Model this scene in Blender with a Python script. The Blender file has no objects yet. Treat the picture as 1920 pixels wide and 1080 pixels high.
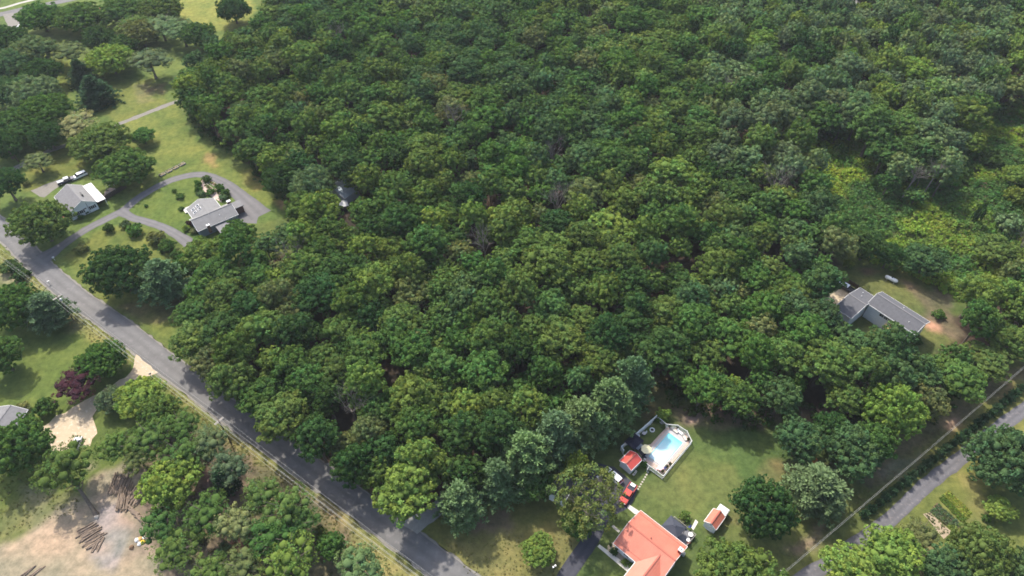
import bpy, math, random
import numpy as np
from mathutils import Vector, Matrix

# ---------------------------------------------------------------- camera, sky, sun, exposure
SC = bpy.context.scene
H, PITCH, FPX = 150.0, 46.0, 1280.0
cam_data = bpy.data.cameras.new('camera')
cam = bpy.data.objects.new('camera', cam_data)
SC.collection.objects.link(cam)
cam.location = (0, 0, H)
cam.rotation_euler = (math.radians(90 - PITCH), 0, 0)
cam_data.sensor_width = 36.0
cam_data.lens = 36.0 * FPX / 1920.0
cam_data.clip_start = 1.0
cam_data.clip_end = 9000.0
SC.camera = cam

SUN_EL, SUN_AZ = 52.0, -32.0            # azimuth from +Y, clockwise
SUN_STRENGTH, SKY_STRENGTH, EXPOSURE = 2.9, 0.15, 1.08
world = bpy.data.worlds.new('World'); SC.world = world
world.use_nodes = True
wn = world.node_tree.nodes; wl = world.node_tree.links
sky = wn.new('ShaderNodeTexSky'); sky.sky_type = 'NISHITA'; sky.sun_disc = False
sky.sun_elevation = math.radians(SUN_EL); sky.sun_rotation = math.radians(SUN_AZ)
sky.air_density = 1.0; sky.dust_density = 3.0
wl.new(sky.outputs[0], wn['Background'].inputs[0])
wn['Background'].inputs[1].default_value = SKY_STRENGTH
sun_data = bpy.data.lights.new('sun', 'SUN'); sun_data.energy = SUN_STRENGTH
sun_data.angle = math.radians(2.0); sun_data.color = (1.0, 0.95, 0.87)
sun = bpy.data.objects.new('sun', sun_data); SC.collection.objects.link(sun)
_az, _el = math.radians(SUN_AZ), math.radians(SUN_EL)
to_sun = Vector((math.sin(_az) * math.cos(_el), math.cos(_az) * math.cos(_el), math.sin(_el)))
sun.rotation_euler = (-to_sun).to_track_quat('-Z', 'Y').to_euler()
sun.location = to_sun * 400
SC.view_settings.view_transform = 'Standard'
SC.view_settings.look = 'None'
SC.view_settings.exposure = EXPOSURE
SC.view_settings.gamma = 1.0
SC.view_settings.use_curve_mapping = False
SC.cycles.max_bounces = 6; SC.cycles.diffuse_bounces = 3; SC.cycles.glossy_bounces = 2
SC.cycles.transmission_bounces = 4; SC.cycles.transparent_max_bounces = 4
SC.cycles.volume_bounces = 0
SC.cycles.use_denoising = True
SC.cycles.filter_width = 1.7
SC.cycles.caustics_reflective = False; SC.cycles.caustics_refractive = False

# ---------------------------------------------------------------- helpers
_c, _s = math.cos(math.radians(PITCH)), math.sin(math.radians(PITCH))
def P(x, y, z=0.0):
    """a point seen at (x, y) of the 1920 x 1080 photograph, standing at height z, as a place in the world"""
    r = x - 960.0; u = 540.0 - y
    d = (r, _c * FPX + _s * u, -_s * FPX + _c * u)
    t = (z - H) / d[2]
    return Vector((d[0] * t, d[1] * t, z))
def P2(x, y, z=0.0):
    p = P(x, y, z); return (p.x, p.y)
def pxm(y, z=0.0):
    """pixels per metre at that row"""
    u = 540.0 - y
    dz = -_s * FPX + _c * u
    t = (z - H) / dz
    return 1.0 / t
def proj(X, Y, Z):
    v = (X, Y, Z - H); d = v[1] * _c - v[2] * _s
    u = v[1] * _s + v[2] * _c
    return 960 + FPX * v[0] / d, 540 - FPX * u / d

COL = bpy.data.collections.new('place'); SC.collection.children.link(COL)
LINK = COL.objects.link

def tag(o, label=None, cat=None, group=None, kind=None):
    if label: o['label'] = label
    if cat: o['category'] = cat
    if group: o['group'] = group
    if kind: o['kind'] = kind
    return o
def empty(name, loc=(0, 0, 0), rz=0.0, label=None, cat=None, group=None):
    o = bpy.data.objects.new(name, None); o.empty_display_size = 0.5
    o.location = loc; o.rotation_euler = (0, 0, rz); LINK(o)
    return tag(o, label, cat, group)
def obj(name, mesh, parent=None, loc=None, rz=None):
    o = bpy.data.objects.new(name, mesh); LINK(o)
    if parent is not None: o.parent = parent
    if loc is not None: o.location = loc
    if rz is not None: o.rotation_euler = (0, 0, rz)
    return o
def np_mesh(name, V, F, mats, tint=None, mi=None, smooth=False):
    """V (n,3) array, F (m,k) array of equal-sized faces or a list of such arrays"""
    Fs = F if isinstance(F, list) else [F]
    Fs = [np.asarray(f, dtype=np.int32) for f in Fs if len(f)]
    me = bpy.data.meshes.new(name)
    V = np.asarray(V, dtype=np.float32)
    me.vertices.add(len(V)); me.vertices.foreach_set('co', V.ravel())
    tot = np.concatenate([np.full(len(f), f.shape[1], np.int32) for f in Fs])
    idx = np.concatenate([f.ravel() for f in Fs])
    me.loops.add(len(idx)); me.loops.foreach_set('vertex_index', idx)
    me.polygons.add(len(tot))
    start = np.concatenate([[0], np.cumsum(tot)[:-1]]).astype(np.int32)
    me.polygons.foreach_set('loop_start', start)
    if mi is not None: me.polygons.foreach_set('material_index', np.asarray(mi, np.int32))
    if smooth: me.polygons.foreach_set('use_smooth', np.ones(len(tot), bool))
    me.update(calc_edges=True)
    if tint is not None:
        t = np.asarray(tint, np.float32)
        if t.ndim == 1: t = np.repeat(t[:, None], 3, 1)
        t4 = np.ones((len(V), 4), np.float32); t4[:, :3] = t
        a = me.attributes.new('tint', 'FLOAT_COLOR', 'POINT'); a.data.foreach_set('color', t4.ravel())
    for m in (mats if isinstance(mats, (list, tuple)) else [mats]): me.materials.append(m)
    return me

class MB:
    """collects boxes, bars, tubes and prisms into one mesh"""
    def __init__(s): s.v = []; s.f = []
    def add(s, vs, fs):
        n = len(s.v); s.v += [tuple(v) for v in vs]; s.f += [tuple(n + i for i in f) for f in fs]; return s
    def box(s, x0, x1, y0, y1, z0, z1, taper=0.0):
        t = taper
        return s.add([(x0, y0, z0), (x1, y0, z0), (x1, y1, z0), (x0, y1, z0), (x0 + t, y0 + t, z1), (x1 - t, y0 + t, z1), (x1 - t, y1 - t, z1), (x0 + t, y1 - t, z1)],
                     [(3, 2, 1, 0), (4, 5, 6, 7), (0, 1, 5, 4), (1, 2, 6, 5), (2, 3, 7, 6), (3, 0, 4, 7)])
    def bar(s, a, b, w, h, up=(0, 0, 1)):
        a, b = Vector(a), Vector(b); d = (b - a).normalized(); u = Vector(up)
        r = d.cross(u)
        if r.length < 1e-4: r = d.cross(Vector((1, 0, 0)))
        r.normalize(); u = r.cross(d).normalized()
        vs = [p + r * sx * w / 2 + u * sz * h / 2 for p in (a, b) for sx, sz in ((-1, -1), (1, -1), (1, 1), (-1, 1))]
        return s.add(vs, [(0, 1, 2, 3), (7, 6, 5, 4), (0, 4, 5, 1), (1, 5, 6, 2), (2, 6, 7, 3), (3, 7, 4, 0)])
    def tube(s, pts, rad, n=8, cap=True):
        pts = [Vector(p) for p in pts]
        rad = rad if isinstance(rad, (list, tuple)) else [rad] * len(pts)
        base = len(s.v); up = None
        for i, p in enumerate(pts):
            d = (pts[min(i + 1, len(pts) - 1)] - pts[max(i - 1, 0)])
            d = d.normalized() if d.length > 1e-6 else Vector((0, 0, 1))
            r = d.cross(Vector((0, 0, 1)) if abs(d.z) < .9 else Vector((1, 0, 0))); r.normalize()
            u = r.cross(d)
            for k in range(n):
                a = 2 * math.pi * k / n
                s.v.append(tuple(p + (r * math.cos(a) + u * math.sin(a)) * rad[i]))
        for i in range(len(pts) - 1):
            for k in range(n):
                a, b = base + i * n + k, base + i * n + (k + 1) % n
                s.f.append((a, b, b + n, a + n))
        if cap:
            s.f.append(tuple(base + k for k in range(n))[::-1]); e = base + (len(pts) - 1) * n
            s.f.append(tuple(e + k for k in range(n)))
        return s
    def cyl(s, x, y, z0, z1, r0, r1=None, n=12):
        return s.tube([(x, y, z0), (x, y, z1)], [r0, r0 if r1 is None else r1], n)
    def prism(s, poly, z0, z1):
        n = len(poly)
        s.add([(p[0], p[1], z0) for p in poly] + [(p[0], p[1], z1) for p in poly],
              [tuple(range(n))[::-1], tuple(range(n, 2 * n))] + [(i, (i + 1) % n, (i + 1) % n + n, i + n) for i in range(n)])
        return s
    def side(s, poly, y0, y1, inset=0.0, zin=1e9):
        """polygon in x,z extruded along y; points above zin are drawn in by inset"""
        n = len(poly)
        A = [(x, y0 + (inset if z > zin else 0), z) for x, z in poly]; B = [(x, y1 - (inset if z > zin else 0), z) for x, z in poly]
        return s.add(A + B, [tuple(range(n)), tuple(range(n, 2 * n))[::-1]] + [(i, i + n, (i + 1) % n + n, (i + 1) % n) for i in range(n)])
    def mesh(s, name, mat, smooth=False):
        me = bpy.data.meshes.new(name); me.from_pydata(s.v, [], s.f)
        for m in (mat if isinstance(mat, (list, tuple)) else [mat]): me.materials.append(m)
        if smooth:
            for p in me.polygons: p.use_smooth = True
        return me
    def build(s, name, mat, parent=None, smooth=False, bevel=0.0, loc=None, rz=None):
        me = s.mesh(name, mat, smooth)
        import bmesh
        b = bmesh.new(); b.from_mesh(me)
        bmesh.ops.recalc_face_normals(b, faces=b.faces)
        if bevel: bmesh.ops.bevel(b, geom=b.edges[:], offset=bevel, segments=2, affect='EDGES', clamp_overlap=True)
        b.to_mesh(me); b.free()
        if smooth and bevel:
            for p in me.polygons: p.use_smooth = True
        return obj(name, me, parent, loc, rz)

def children(o): return [c for c in COL.objects if c.parent == o]
def copy_tree(o, parent=None):
    c = o.copy(); LINK(c)
    if parent is not None: c.parent = parent
    for ch in KIDS.get(o.name, []): copy_tree(ch, c)
    return c
KIDS = {}
def remember(o):
    KIDS[o.name] = children(o)
    for c in KIDS[o.name]: remember(c)
    return o

# ---------------------------------------------------------------- materials
def _new(name):
    m = bpy.data.materials.new(name); m.use_nodes = True
    nt = m.node_tree; b = nt.nodes['Principled BSDF']; return m, nt, b
def mat(name, col, rough=0.8, col2=None, scale=1.0, detail=4, bump=0.0, bscale=None, metal=0.0, spec=0.3, contrast=1.0, stretch=None, coords='Object', col3=None, scale3=6.0):
    m, nt, b = _new(name); N, L = nt.nodes, nt.links
    b.inputs['Roughness'].default_value = rough; b.inputs['Metallic'].default_value = metal
    b.inputs['Specular IOR Level'].default_value = spec
    tc = N.new('ShaderNodeTexCoord'); src = tc.outputs[coords]
    if stretch:
        mp = N.new('ShaderNodeMapping'); mp.inputs['Scale'].default_value = stretch; L.new(src, mp.inputs[0]); src = mp.outputs[0]
    c = tuple(col) + (1,)
    if col2 is None: col2 = tuple(x * 0.82 for x in col)
    nz = N.new('ShaderNodeTexNoise'); nz.inputs['Scale'].default_value = scale; nz.inputs['Detail'].default_value = detail
    nz.inputs['Roughness'].default_value = 0.65; L.new(src, nz.inputs['Vector'])
    mr = N.new('ShaderNodeMapRange'); mr.inputs['From Min'].default_value = 0.5 - 0.25 / contrast; mr.inputs['From Max'].default_value = 0.5 + 0.25 / contrast
    L.new(nz.outputs['Fac'], mr.inputs['Value'])
    mx = N.new('ShaderNodeMix'); mx.data_type = 'RGBA'; mx.inputs['A'].default_value = tuple(col2) + (1,); mx.inputs['B'].default_value = c
    L.new(mr.outputs[0], mx.inputs['Factor']); out = mx.outputs['Result']
    if col3:
        n3 = N.new('ShaderNodeTexNoise'); n3.inputs['Scale'].default_value = scale3; n3.inputs['Detail'].default_value = 3; L.new(src, n3.inputs['Vector'])
        r3 = N.new('ShaderNodeMapRange'); r3.inputs['From Min'].default_value = .55; r3.inputs['From Max'].default_value = .7; L.new(n3.outputs['Fac'], r3.inputs['Value'])
        m3 = N.new('ShaderNodeMix'); m3.data_type = 'RGBA'; L.new(r3.outputs[0], m3.inputs['Factor']); L.new(out, m3.inputs['A']); m3.inputs['B'].default_value = tuple(col3) + (1,)
        out = m3.outputs['Result']
    if 'asphalt' in name or 'gravel' in name and 'roof' not in name and 'mulch' not in name:
        ta = N.new('ShaderNodeAttribute'); ta.attribute_name = 'tint'; mt = N.new('ShaderNodeMix'); mt.data_type = 'RGBA'; mt.blend_type = 'MULTIPLY'; mt.inputs['Factor'].default_value = 1
        L.new(out, mt.inputs['A']); L.new(ta.outputs['Color'], mt.inputs['B']); out = mt.outputs['Result']
    L.new(out, b.inputs['Base Color'])
    if bump:
        bp = N.new('ShaderNodeBump'); bp.inputs['Strength'].default_value = bump; bp.inputs['Distance'].default_value = 0.05
        n2 = N.new('ShaderNodeTexNoise'); n2.inputs['Scale'].default_value = bscale or scale * 4; n2.inputs['Detail'].default_value = 3; L.new(src, n2.inputs['Vector'])
        L.new(n2.outputs['Fac'], bp.inputs['Height']); L.new(bp.outputs[0], b.inputs['Normal'])
    return m

def seam_metal(name, col, col2, axis=0, pitch=0.45):
    """painted metal roofing sheet with raised seams"""
    m = mat(name, col, rough=0.45, col2=col2, scale=0.35, spec=0.4, contrast=0.8)
    nt = m.node_tree; N, L = nt.nodes, nt.links; b = N['Principled BSDF']
    tc = N.new('ShaderNodeTexCoord'); wv = N.new('ShaderNodeTexWave'); wv.wave_type = 'BANDS'; wv.bands_direction = 'XYZ'[axis]
    wv.inputs['Scale'].default_value = 0.314 / pitch * 1.0; wv.wave_profile = 'SIN'
    L.new(tc.outputs['Object'], wv.inputs['Vector'])
    pw = N.new('ShaderNodeMath'); pw.operation = 'POWER'; pw.inputs[1].default_value = 12; L.new(wv.outputs['Fac'], pw.inputs[0])
    bp = N.new('ShaderNodeBump'); bp.inputs['Strength'].default_value = 0.6; bp.inputs['Distance'].default_value = 0.04
    L.new(pw.outputs[0], bp.inputs['Height']); L.new(bp.outputs[0], b.inputs['Normal'])
    return m

def foliage_mat(name, trans=0.28):
    m, nt, b = _new(name); N, L = nt.nodes, nt.links
    N.remove(b)
    at = N.new('ShaderNodeAttribute'); at.attribute_name = 'tint'
    oi = N.new('ShaderNodeObjectInfo')
    mx = N.new('ShaderNodeMix'); mx.data_type = 'RGBA'; mx.blend_type = 'MULTIPLY'; mx.inputs['Factor'].default_value = 1
    L.new(at.outputs['Color'], mx.inputs['A']); L.new(oi.outputs['Color'], mx.inputs['B'])
    d = N.new('ShaderNodeBsdfDiffuse'); L.new(mx.outputs['Result'], d.inputs['Color'])
    t = N.new('ShaderNodeBsdfTranslucent')
    tm = N.new('ShaderNodeMix'); tm.data_type = 'RGBA'; tm.blend_type = 'MULTIPLY'; tm.inputs['Factor'].default_value = 1
    L.new(mx.outputs['Result'], tm.inputs['A']); tm.inputs['B'].default_value = (1.5, 1.6, 0.7, 1)
    L.new(tm.outputs['Result'], t.inputs['Color'])
    s = N.new('ShaderNodeMixShader'); s.inputs[0].default_value = trans * .8
    L.new(d.outputs[0], s.inputs[1]); L.new(t.outputs[0], s.inputs[2])
    L.new(s.outputs[0], N['Material Output'].inputs['Surface'])
    return m

M = {}
M['leaf'] = foliage_mat('foliage')
M['needle'] = foliage_mat('needles', 0.15)
M['bark'] = mat('bark', (0.16, 0.13, 0.10), 0.9, (0.07, 0.055, 0.042), 3.0, bump=0.4)
M['deadwood'] = mat('dead_wood', (0.30, 0.26, 0.22), 0.9, (0.16, 0.13, 0.11), 2.0)
M['asphalt'] = mat('worn_asphalt', (0.150, 0.144, 0.138), 0.9, (0.112, 0.108, 0.104), 0.25, bump=0.15, bscale=8, detail=8, col3=(0.16, 0.15, 0.145), scale3=0.8, coords='Object')
M['asphalt_dark'] = mat('dark_asphalt', (0.058, 0.058, 0.068), 0.9, (0.042, 0.042, 0.052), 0.5, bump=0.15, bscale=8, detail=8)
M['drive_asphalt'] = mat('grey_driveway_asphalt', (0.15, 0.142, 0.14), 0.9, (0.115, 0.11, 0.11), 0.4, detail=8, bump=0.1, bscale=8)
M['lane_asphalt'] = mat('lane_asphalt', (0.130, 0.124, 0.128), 0.9, (0.1, 0.096, 0.1), 0.4, detail=8, bump=0.1, bscale=8, col3=(0.17, 0.155, 0.15), scale3=1.2)
M['gravel_lane'] = mat('grey_gravel', (0.22, 0.20, 0.18), 0.95, (0.15, 0.14, 0.11), 1.0, detail=8, bump=0.3, bscale=9)
M['gravel'] = mat('tan_gravel', (0.46, 0.37, 0.25), 0.95, (0.36, 0.285, 0.19), 0.35, detail=9, bump=0.3, bscale=9, col3=(0.56, 0.46, 0.34), scale3=1.2)
M['concrete'] = mat('concrete', (0.42, 0.39, 0.34), 0.9, (0.30, 0.28, 0.25), 1.0, detail=6)
M['concrete_bright'] = mat('pale_concrete', (0.62, 0.58, 0.50), 0.9, (0.50, 0.46, 0.40), 1.0, detail=6)
M['concrete_old'] = mat('weathered_concrete', (0.27, 0.265, 0.24), 0.9, (0.19, 0.185, 0.165), 1.3, detail=6)
M['white'] = mat('white_vinyl', (0.78, 0.77, 0.74), 0.6, (0.68, 0.67, 0.64), 1.0)
M['white_siding'] = mat('white_siding', (0.72, 0.73, 0.74), 0.6, (0.62, 0.63, 0.64), 0.8, stretch=(1, 1, 6))
M['blue_siding'] = mat('blue_grey_siding', (0.20, 0.25, 0.31), 0.7, (0.15, 0.19, 0.25), 1.0, stretch=(1, 1, 6))
M['shingle_grey'] = mat('grey_shingles', (0.20, 0.195, 0.195), 0.9, (0.135, 0.13, 0.13), 1.2, detail=8, bump=0.3, bscale=6)
M['shingle_mid'] = mat('mid_grey_shingles', (0.115, 0.115, 0.122), 0.9, (0.08, 0.08, 0.086), 1.5, detail=8, bump=0.3, bscale=6)
M['shingle_dark'] = mat('dark_shingles', (0.10, 0.10, 0.115), 0.9, (0.07, 0.07, 0.08), 1.5, detail=8, bump=0.3, bscale=6)
M['shingle_pale'] = mat('pale_grey_roofing', (0.225, 0.22, 0.212), 0.8, (0.165, 0.16, 0.155), 0.8, detail=6, bump=0.15)
M['roof_white'] = mat('white_roof_coating', (0.62, 0.60, 0.58), 0.6, (0.52, 0.50, 0.48), 0.8)
M['roof_red'] = seam_metal('salmon_metal_roofing', (0.54, 0.18, 0.115), (0.42, 0.125, 0.08), 0)
M['roof_red_deep'] = seam_metal('red_metal_roofing', (0.56, 0.085, 0.06), (0.48, 0.07, 0.055), 0)
M['trim_pink'] = mat('faded_red_trim', (0.40, 0.12, 0.08), 0.6, (0.32, 0.09, 0.06), 2)
M['brick_red'] = mat('red_brick', (0.30, 0.07, 0.05), 0.9, (0.20, 0.05, 0.04), 6)
M['brick_brown'] = mat('brown_brick', (0.16, 0.09, 0.075), 0.9, (0.11, 0.06, 0.05), 6)
M['glass'] = mat('window_glass', (0.03, 0.035, 0.045), 0.08, (0.02, 0.025, 0.03), 1, spec=0.8)
M['black'] = mat('black_paint', (0.02, 0.02, 0.022), 0.5, (0.015, 0.015, 0.017), 1)
M['rubber'] = mat('tyre_rubber', (0.02, 0.02, 0.02), 0.9, (0.015, 0.015, 0.015), 1)
M['steel'] = mat('grey_steel', (0.35, 0.35, 0.36), 0.4, (0.28, 0.28, 0.29), 2, metal=0.6)
M['car_white'] = mat('white_car_paint', (0.78, 0.78, 0.78), 0.3, (0.74, 0.74, 0.74), 1, spec=0.6)
M['car_red'] = mat('red_car_paint', (0.55, 0.05, 0.03), 0.35, (0.50, 0.045, 0.03), 1, spec=0.6)
M['car_navy'] = mat('dark_navy_car_paint', (0.02, 0.025, 0.06), 0.3, (0.018, 0.02, 0.05), 1, spec=0.6)
M['car_black'] = mat('black_car_paint', (0.02, 0.02, 0.025), 0.3, (0.018, 0.018, 0.02), 1, spec=0.6)
M['car_silver'] = mat('silver_car_paint', (0.40, 0.42, 0.45), 0.3, (0.36, 0.38, 0.40), 1, spec=0.6)
M['wood'] = mat('brown_wood', (0.20, 0.12, 0.07), 0.85, (0.12, 0.075, 0.045), 3, stretch=(1, 1, 1))
M['wood_fence'] = mat('dark_brown_fence_wood', (0.07, 0.05, 0.038), 0.9, (0.045, 0.033, 0.026), 3)
M['wood_new'] = mat('yellow_new_timber', (0.50, 0.33, 0.13), 0.8, (0.42, 0.27, 0.10), 3)
M['wood_grey'] = mat('weathered_grey_wood', (0.27, 0.25, 0.23), 0.9, (0.18, 0.165, 0.15), 3)
M['deck_grey'] = mat('grey_deck_boards', (0.20, 0.20, 0.21), 0.8, (0.15, 0.15, 0.16), 2, stretch=(1, 6, 1))
M['log_bark'] = mat('log_bark', (0.27, 0.205, 0.15), 0.95, (0.13, 0.095, 0.07), 2)
M['log_end'] = mat('cut_log_wood', (0.46, 0.33, 0.20), 0.9, (0.36, 0.25, 0.15), 3)
M['pole_wood'] = mat('utility_pole_wood', (0.14, 0.10, 0.075), 0.9, (0.09, 0.065, 0.05), 3)
M['pole_arm'] = mat('bleached_crossarm_wood', (0.48, 0.42, 0.36), 0.8, (0.40, 0.35, 0.30), 3)
M['wire'] = mat('aluminium_wire', (0.40, 0.40, 0.36), 0.5, (0.45, 0.45, 0.42), 1)
M['cream'] = mat('cream_canvas', (0.72, 0.66, 0.42), 0.9, (0.64, 0.58, 0.36), 2)
M['pink'] = mat('pale_pink_vinyl', (0.70, 0.48, 0.50), 0.6, (0.64, 0.42, 0.45), 2)
M['canvas_dark'] = mat('charcoal_canvas', (0.055, 0.06, 0.075), 0.9, (0.04, 0.045, 0.06), 1)
M['canvas_navy'] = mat('dark_navy_canvas', (0.018, 0.018, 0.035), 0.9, (0.014, 0.014, 0.026), 1)
M['paver'] = mat('tan_pink_pavers', (0.56, 0.42, 0.34), 0.9, (0.38, 0.29, 0.24), 3.0, detail=3, contrast=1.6)
M['pool_deck'] = mat('grey_pool_deck', (0.46, 0.44, 0.43), 0.8, (0.38, 0.36, 0.36), 0.8)
M['soil'] = mat('garden_soil', (0.16, 0.105, 0.065), 0.95, (0.10, 0.065, 0.04), 2, bump=0.4)
M['soil_pale'] = mat('pale_tilled_soil', (0.36, 0.29, 0.20), 0.95, (0.26, 0.20, 0.13), 2, bump=0.4)
M['mulch'] = mat('tan_gravel_mulch', (0.34, 0.29, 0.22), 0.95, (0.22, 0.18, 0.13), 4, bump=0.3)
M['orange'] = mat('orange_plastic', (0.60, 0.22, 0.06), 0.7, (0.45, 0.13, 0.04), 3)
M['blue'] = mat('blue_plastic', (0.03, 0.05, 0.16), 0.5, (0.02, 0.03, 0.12), 1)
M['yellow'] = mat('yellow_petals', (0.70, 0.50, 0.06), 0.9, (0.55, 0.38, 0.04), 3)
M['stone'] = mat('pale_stone', (0.48, 0.43, 0.36), 0.9, (0.34, 0.30, 0.25), 2)
M['lamp'] = mat('white_lantern_glass', (0.75, 0.74, 0.70), 0.3, (0.7, 0.69, 0.65), 1)
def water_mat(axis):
    """pool water: turquoise at the far end, paler at the near end where sky glare is put into the colour"""
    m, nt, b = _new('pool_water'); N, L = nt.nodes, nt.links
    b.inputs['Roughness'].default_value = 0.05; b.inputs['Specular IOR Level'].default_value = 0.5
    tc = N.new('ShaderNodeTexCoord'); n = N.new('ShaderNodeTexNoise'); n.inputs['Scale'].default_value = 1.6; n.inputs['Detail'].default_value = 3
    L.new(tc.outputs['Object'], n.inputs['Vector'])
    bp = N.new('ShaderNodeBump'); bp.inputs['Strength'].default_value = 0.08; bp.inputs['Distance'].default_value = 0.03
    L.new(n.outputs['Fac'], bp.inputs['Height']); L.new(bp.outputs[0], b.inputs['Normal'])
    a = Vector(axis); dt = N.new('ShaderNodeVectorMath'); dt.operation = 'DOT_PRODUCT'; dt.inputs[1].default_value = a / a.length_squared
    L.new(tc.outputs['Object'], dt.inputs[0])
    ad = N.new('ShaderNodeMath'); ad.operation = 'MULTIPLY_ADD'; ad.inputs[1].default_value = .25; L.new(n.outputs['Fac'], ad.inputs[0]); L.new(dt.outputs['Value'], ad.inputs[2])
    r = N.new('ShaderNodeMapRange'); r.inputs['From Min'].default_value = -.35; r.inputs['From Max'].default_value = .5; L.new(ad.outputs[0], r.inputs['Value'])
    mx = N.new('ShaderNodeMix'); mx.data_type = 'RGBA'; mx.inputs['A'].default_value = (0.16, 0.56, 0.62, 1); mx.inputs['B'].default_value = (0.66, 0.80, 0.82, 1)  # pale second tone paints the sky glare into the base colour
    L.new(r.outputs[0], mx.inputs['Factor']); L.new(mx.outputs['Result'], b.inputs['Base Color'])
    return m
M['pool_liner'] = mat('turquoise_pool_liner', (0.12, 0.60, 0.66), 0.6, (0.10, 0.55, 0.62), 1)

# ---------------------------------------------------------------- ground
def vnoise(x, y, scale, seed):
    rng = np.random.RandomState(seed); g = rng.rand(256, 256)
    u = x / scale + 1000.3; v = y / scale + 1000.7
    i = np.floor(u).astype(int); j = np.floor(v).astype(int); fu = u - i; fv = v - j
    fu = fu * fu * (3 - 2 * fu); fv = fv * fv * (3 - 2 * fv)
    a = g[i % 256, j % 256]; b = g[(i + 1) % 256, j % 256]; c = g[i % 256, (j + 1) % 256]; d = g[(i + 1) % 256, (j + 1) % 256]
    return (a * (1 - fu) + b * fu) * (1 - fv) + (c * (1 - fu) + d * fu) * fv
def inside(poly, x, y):
    r = np.zeros(x.shape, bool); n = len(poly)
    for i in range(n):
        x0, y0 = poly[i]; x1, y1 = poly[(i + 1) % n]
        if y0 == y1: continue
        c = ((y0 > y) != (y1 > y)) & (x < (x1 - x0) * (y - y0) / (y1 - y0) + x0)
        r ^= c
    return r
def pin(poly, x, y):
    r = False; n = len(poly)
    for i in range(n):
        x0, y0 = poly[i]; x1, y1 = poly[(i + 1) % n]
        if (y0 > y) != (y1 > y) and x < (x1 - x0) * (y - y0) / (y1 - y0) + x0: r = not r
    return r
def W(pts, z=0.0): return [P2(x, y, z) for x, y in pts]

GREEN = (0.085, 0.120, 0.022); GREEN2 = (0.062, 0.100, 0.018); YEL = (0.165, 0.160, 0.040); DRY = (0.205, 0.170, 0.075)
BRIGHT = (0.135, 0.165, 0.030); SANDY = (0.36, 0.29, 0.185); DUST = (0.36, 0.30, 0.225); FLOOR = (0.060, 0.042, 0.026); BROWN = (0.125, 0.088, 0.052)
MULCHR = (0.20, 0.105, 0.065); ASH = (0.25, 0.23, 0.19); PINK = (0.27, 0.18, 0.125)

FOREST = [(368, 650), (348, 600), (362, 545), (385, 505), (420, 478), (465, 450), (520, 435), (560, 425), (575, 395), (548, 345), (520, 310),
          (480, 288), (455, 255), (415, 228), (372, 205), (350, 170), (347, 120), (370, 90), (430, 72), (480, 50), (512, 10), (520, -95),
          (2250, -95), (2250, 500), (1990, 598), (1885, 632), (1838, 676), (1784, 718), (1730, 742), (1690, 730), (1620, 742), (1560, 722), (1500, 730),
          (1440, 740), (1350, 735), (1292, 705), (1268, 672), (1222, 640), (1180, 650), (1120, 712), (1060, 748), (980, 795), (900, 855),
          (850, 895), (790, 918), (735, 918), (690, 884), (630, 845), (560, 797), (500, 756), (455, 722), (415, 696)]
FOREST_W = W(FOREST, 11.0)
HOLES_W = [W(h, 11.0) for h in (
    [(1558, 470), (1620, 455), (1720, 470), (1790, 535), (1805, 600), (1800, 655), (1745, 672), (1705, 662), (1672, 648), (1650, 612), (1604, 612), (1560, 602), (1540, 570), (1548, 520)],
    [(1500, 225), (1600, 222), (1655, 280), (1680, 325), (1720, 340), (1790, 325), (1830, 255), (1870, 180), (1980, 150), (1980, 480), (1900, 500), (1860, 540), (1800, 530), (1740, 505), (1690, 500), (1640, 480), (1590, 430), (1562, 380), (1535, 300)],
    [(598, 330), (660, 322), (682, 352), (676, 408), (642, 424), (610, 405)])]
BRUSH_W = W([(1490, 225), (1600, 235), (1700, 330), (1850, 200), (1960, 170), (1960, 560), (1800, 560), (1720, 520), (1620, 480), (1580, 400), (1530, 320)], 1.0)

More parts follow.
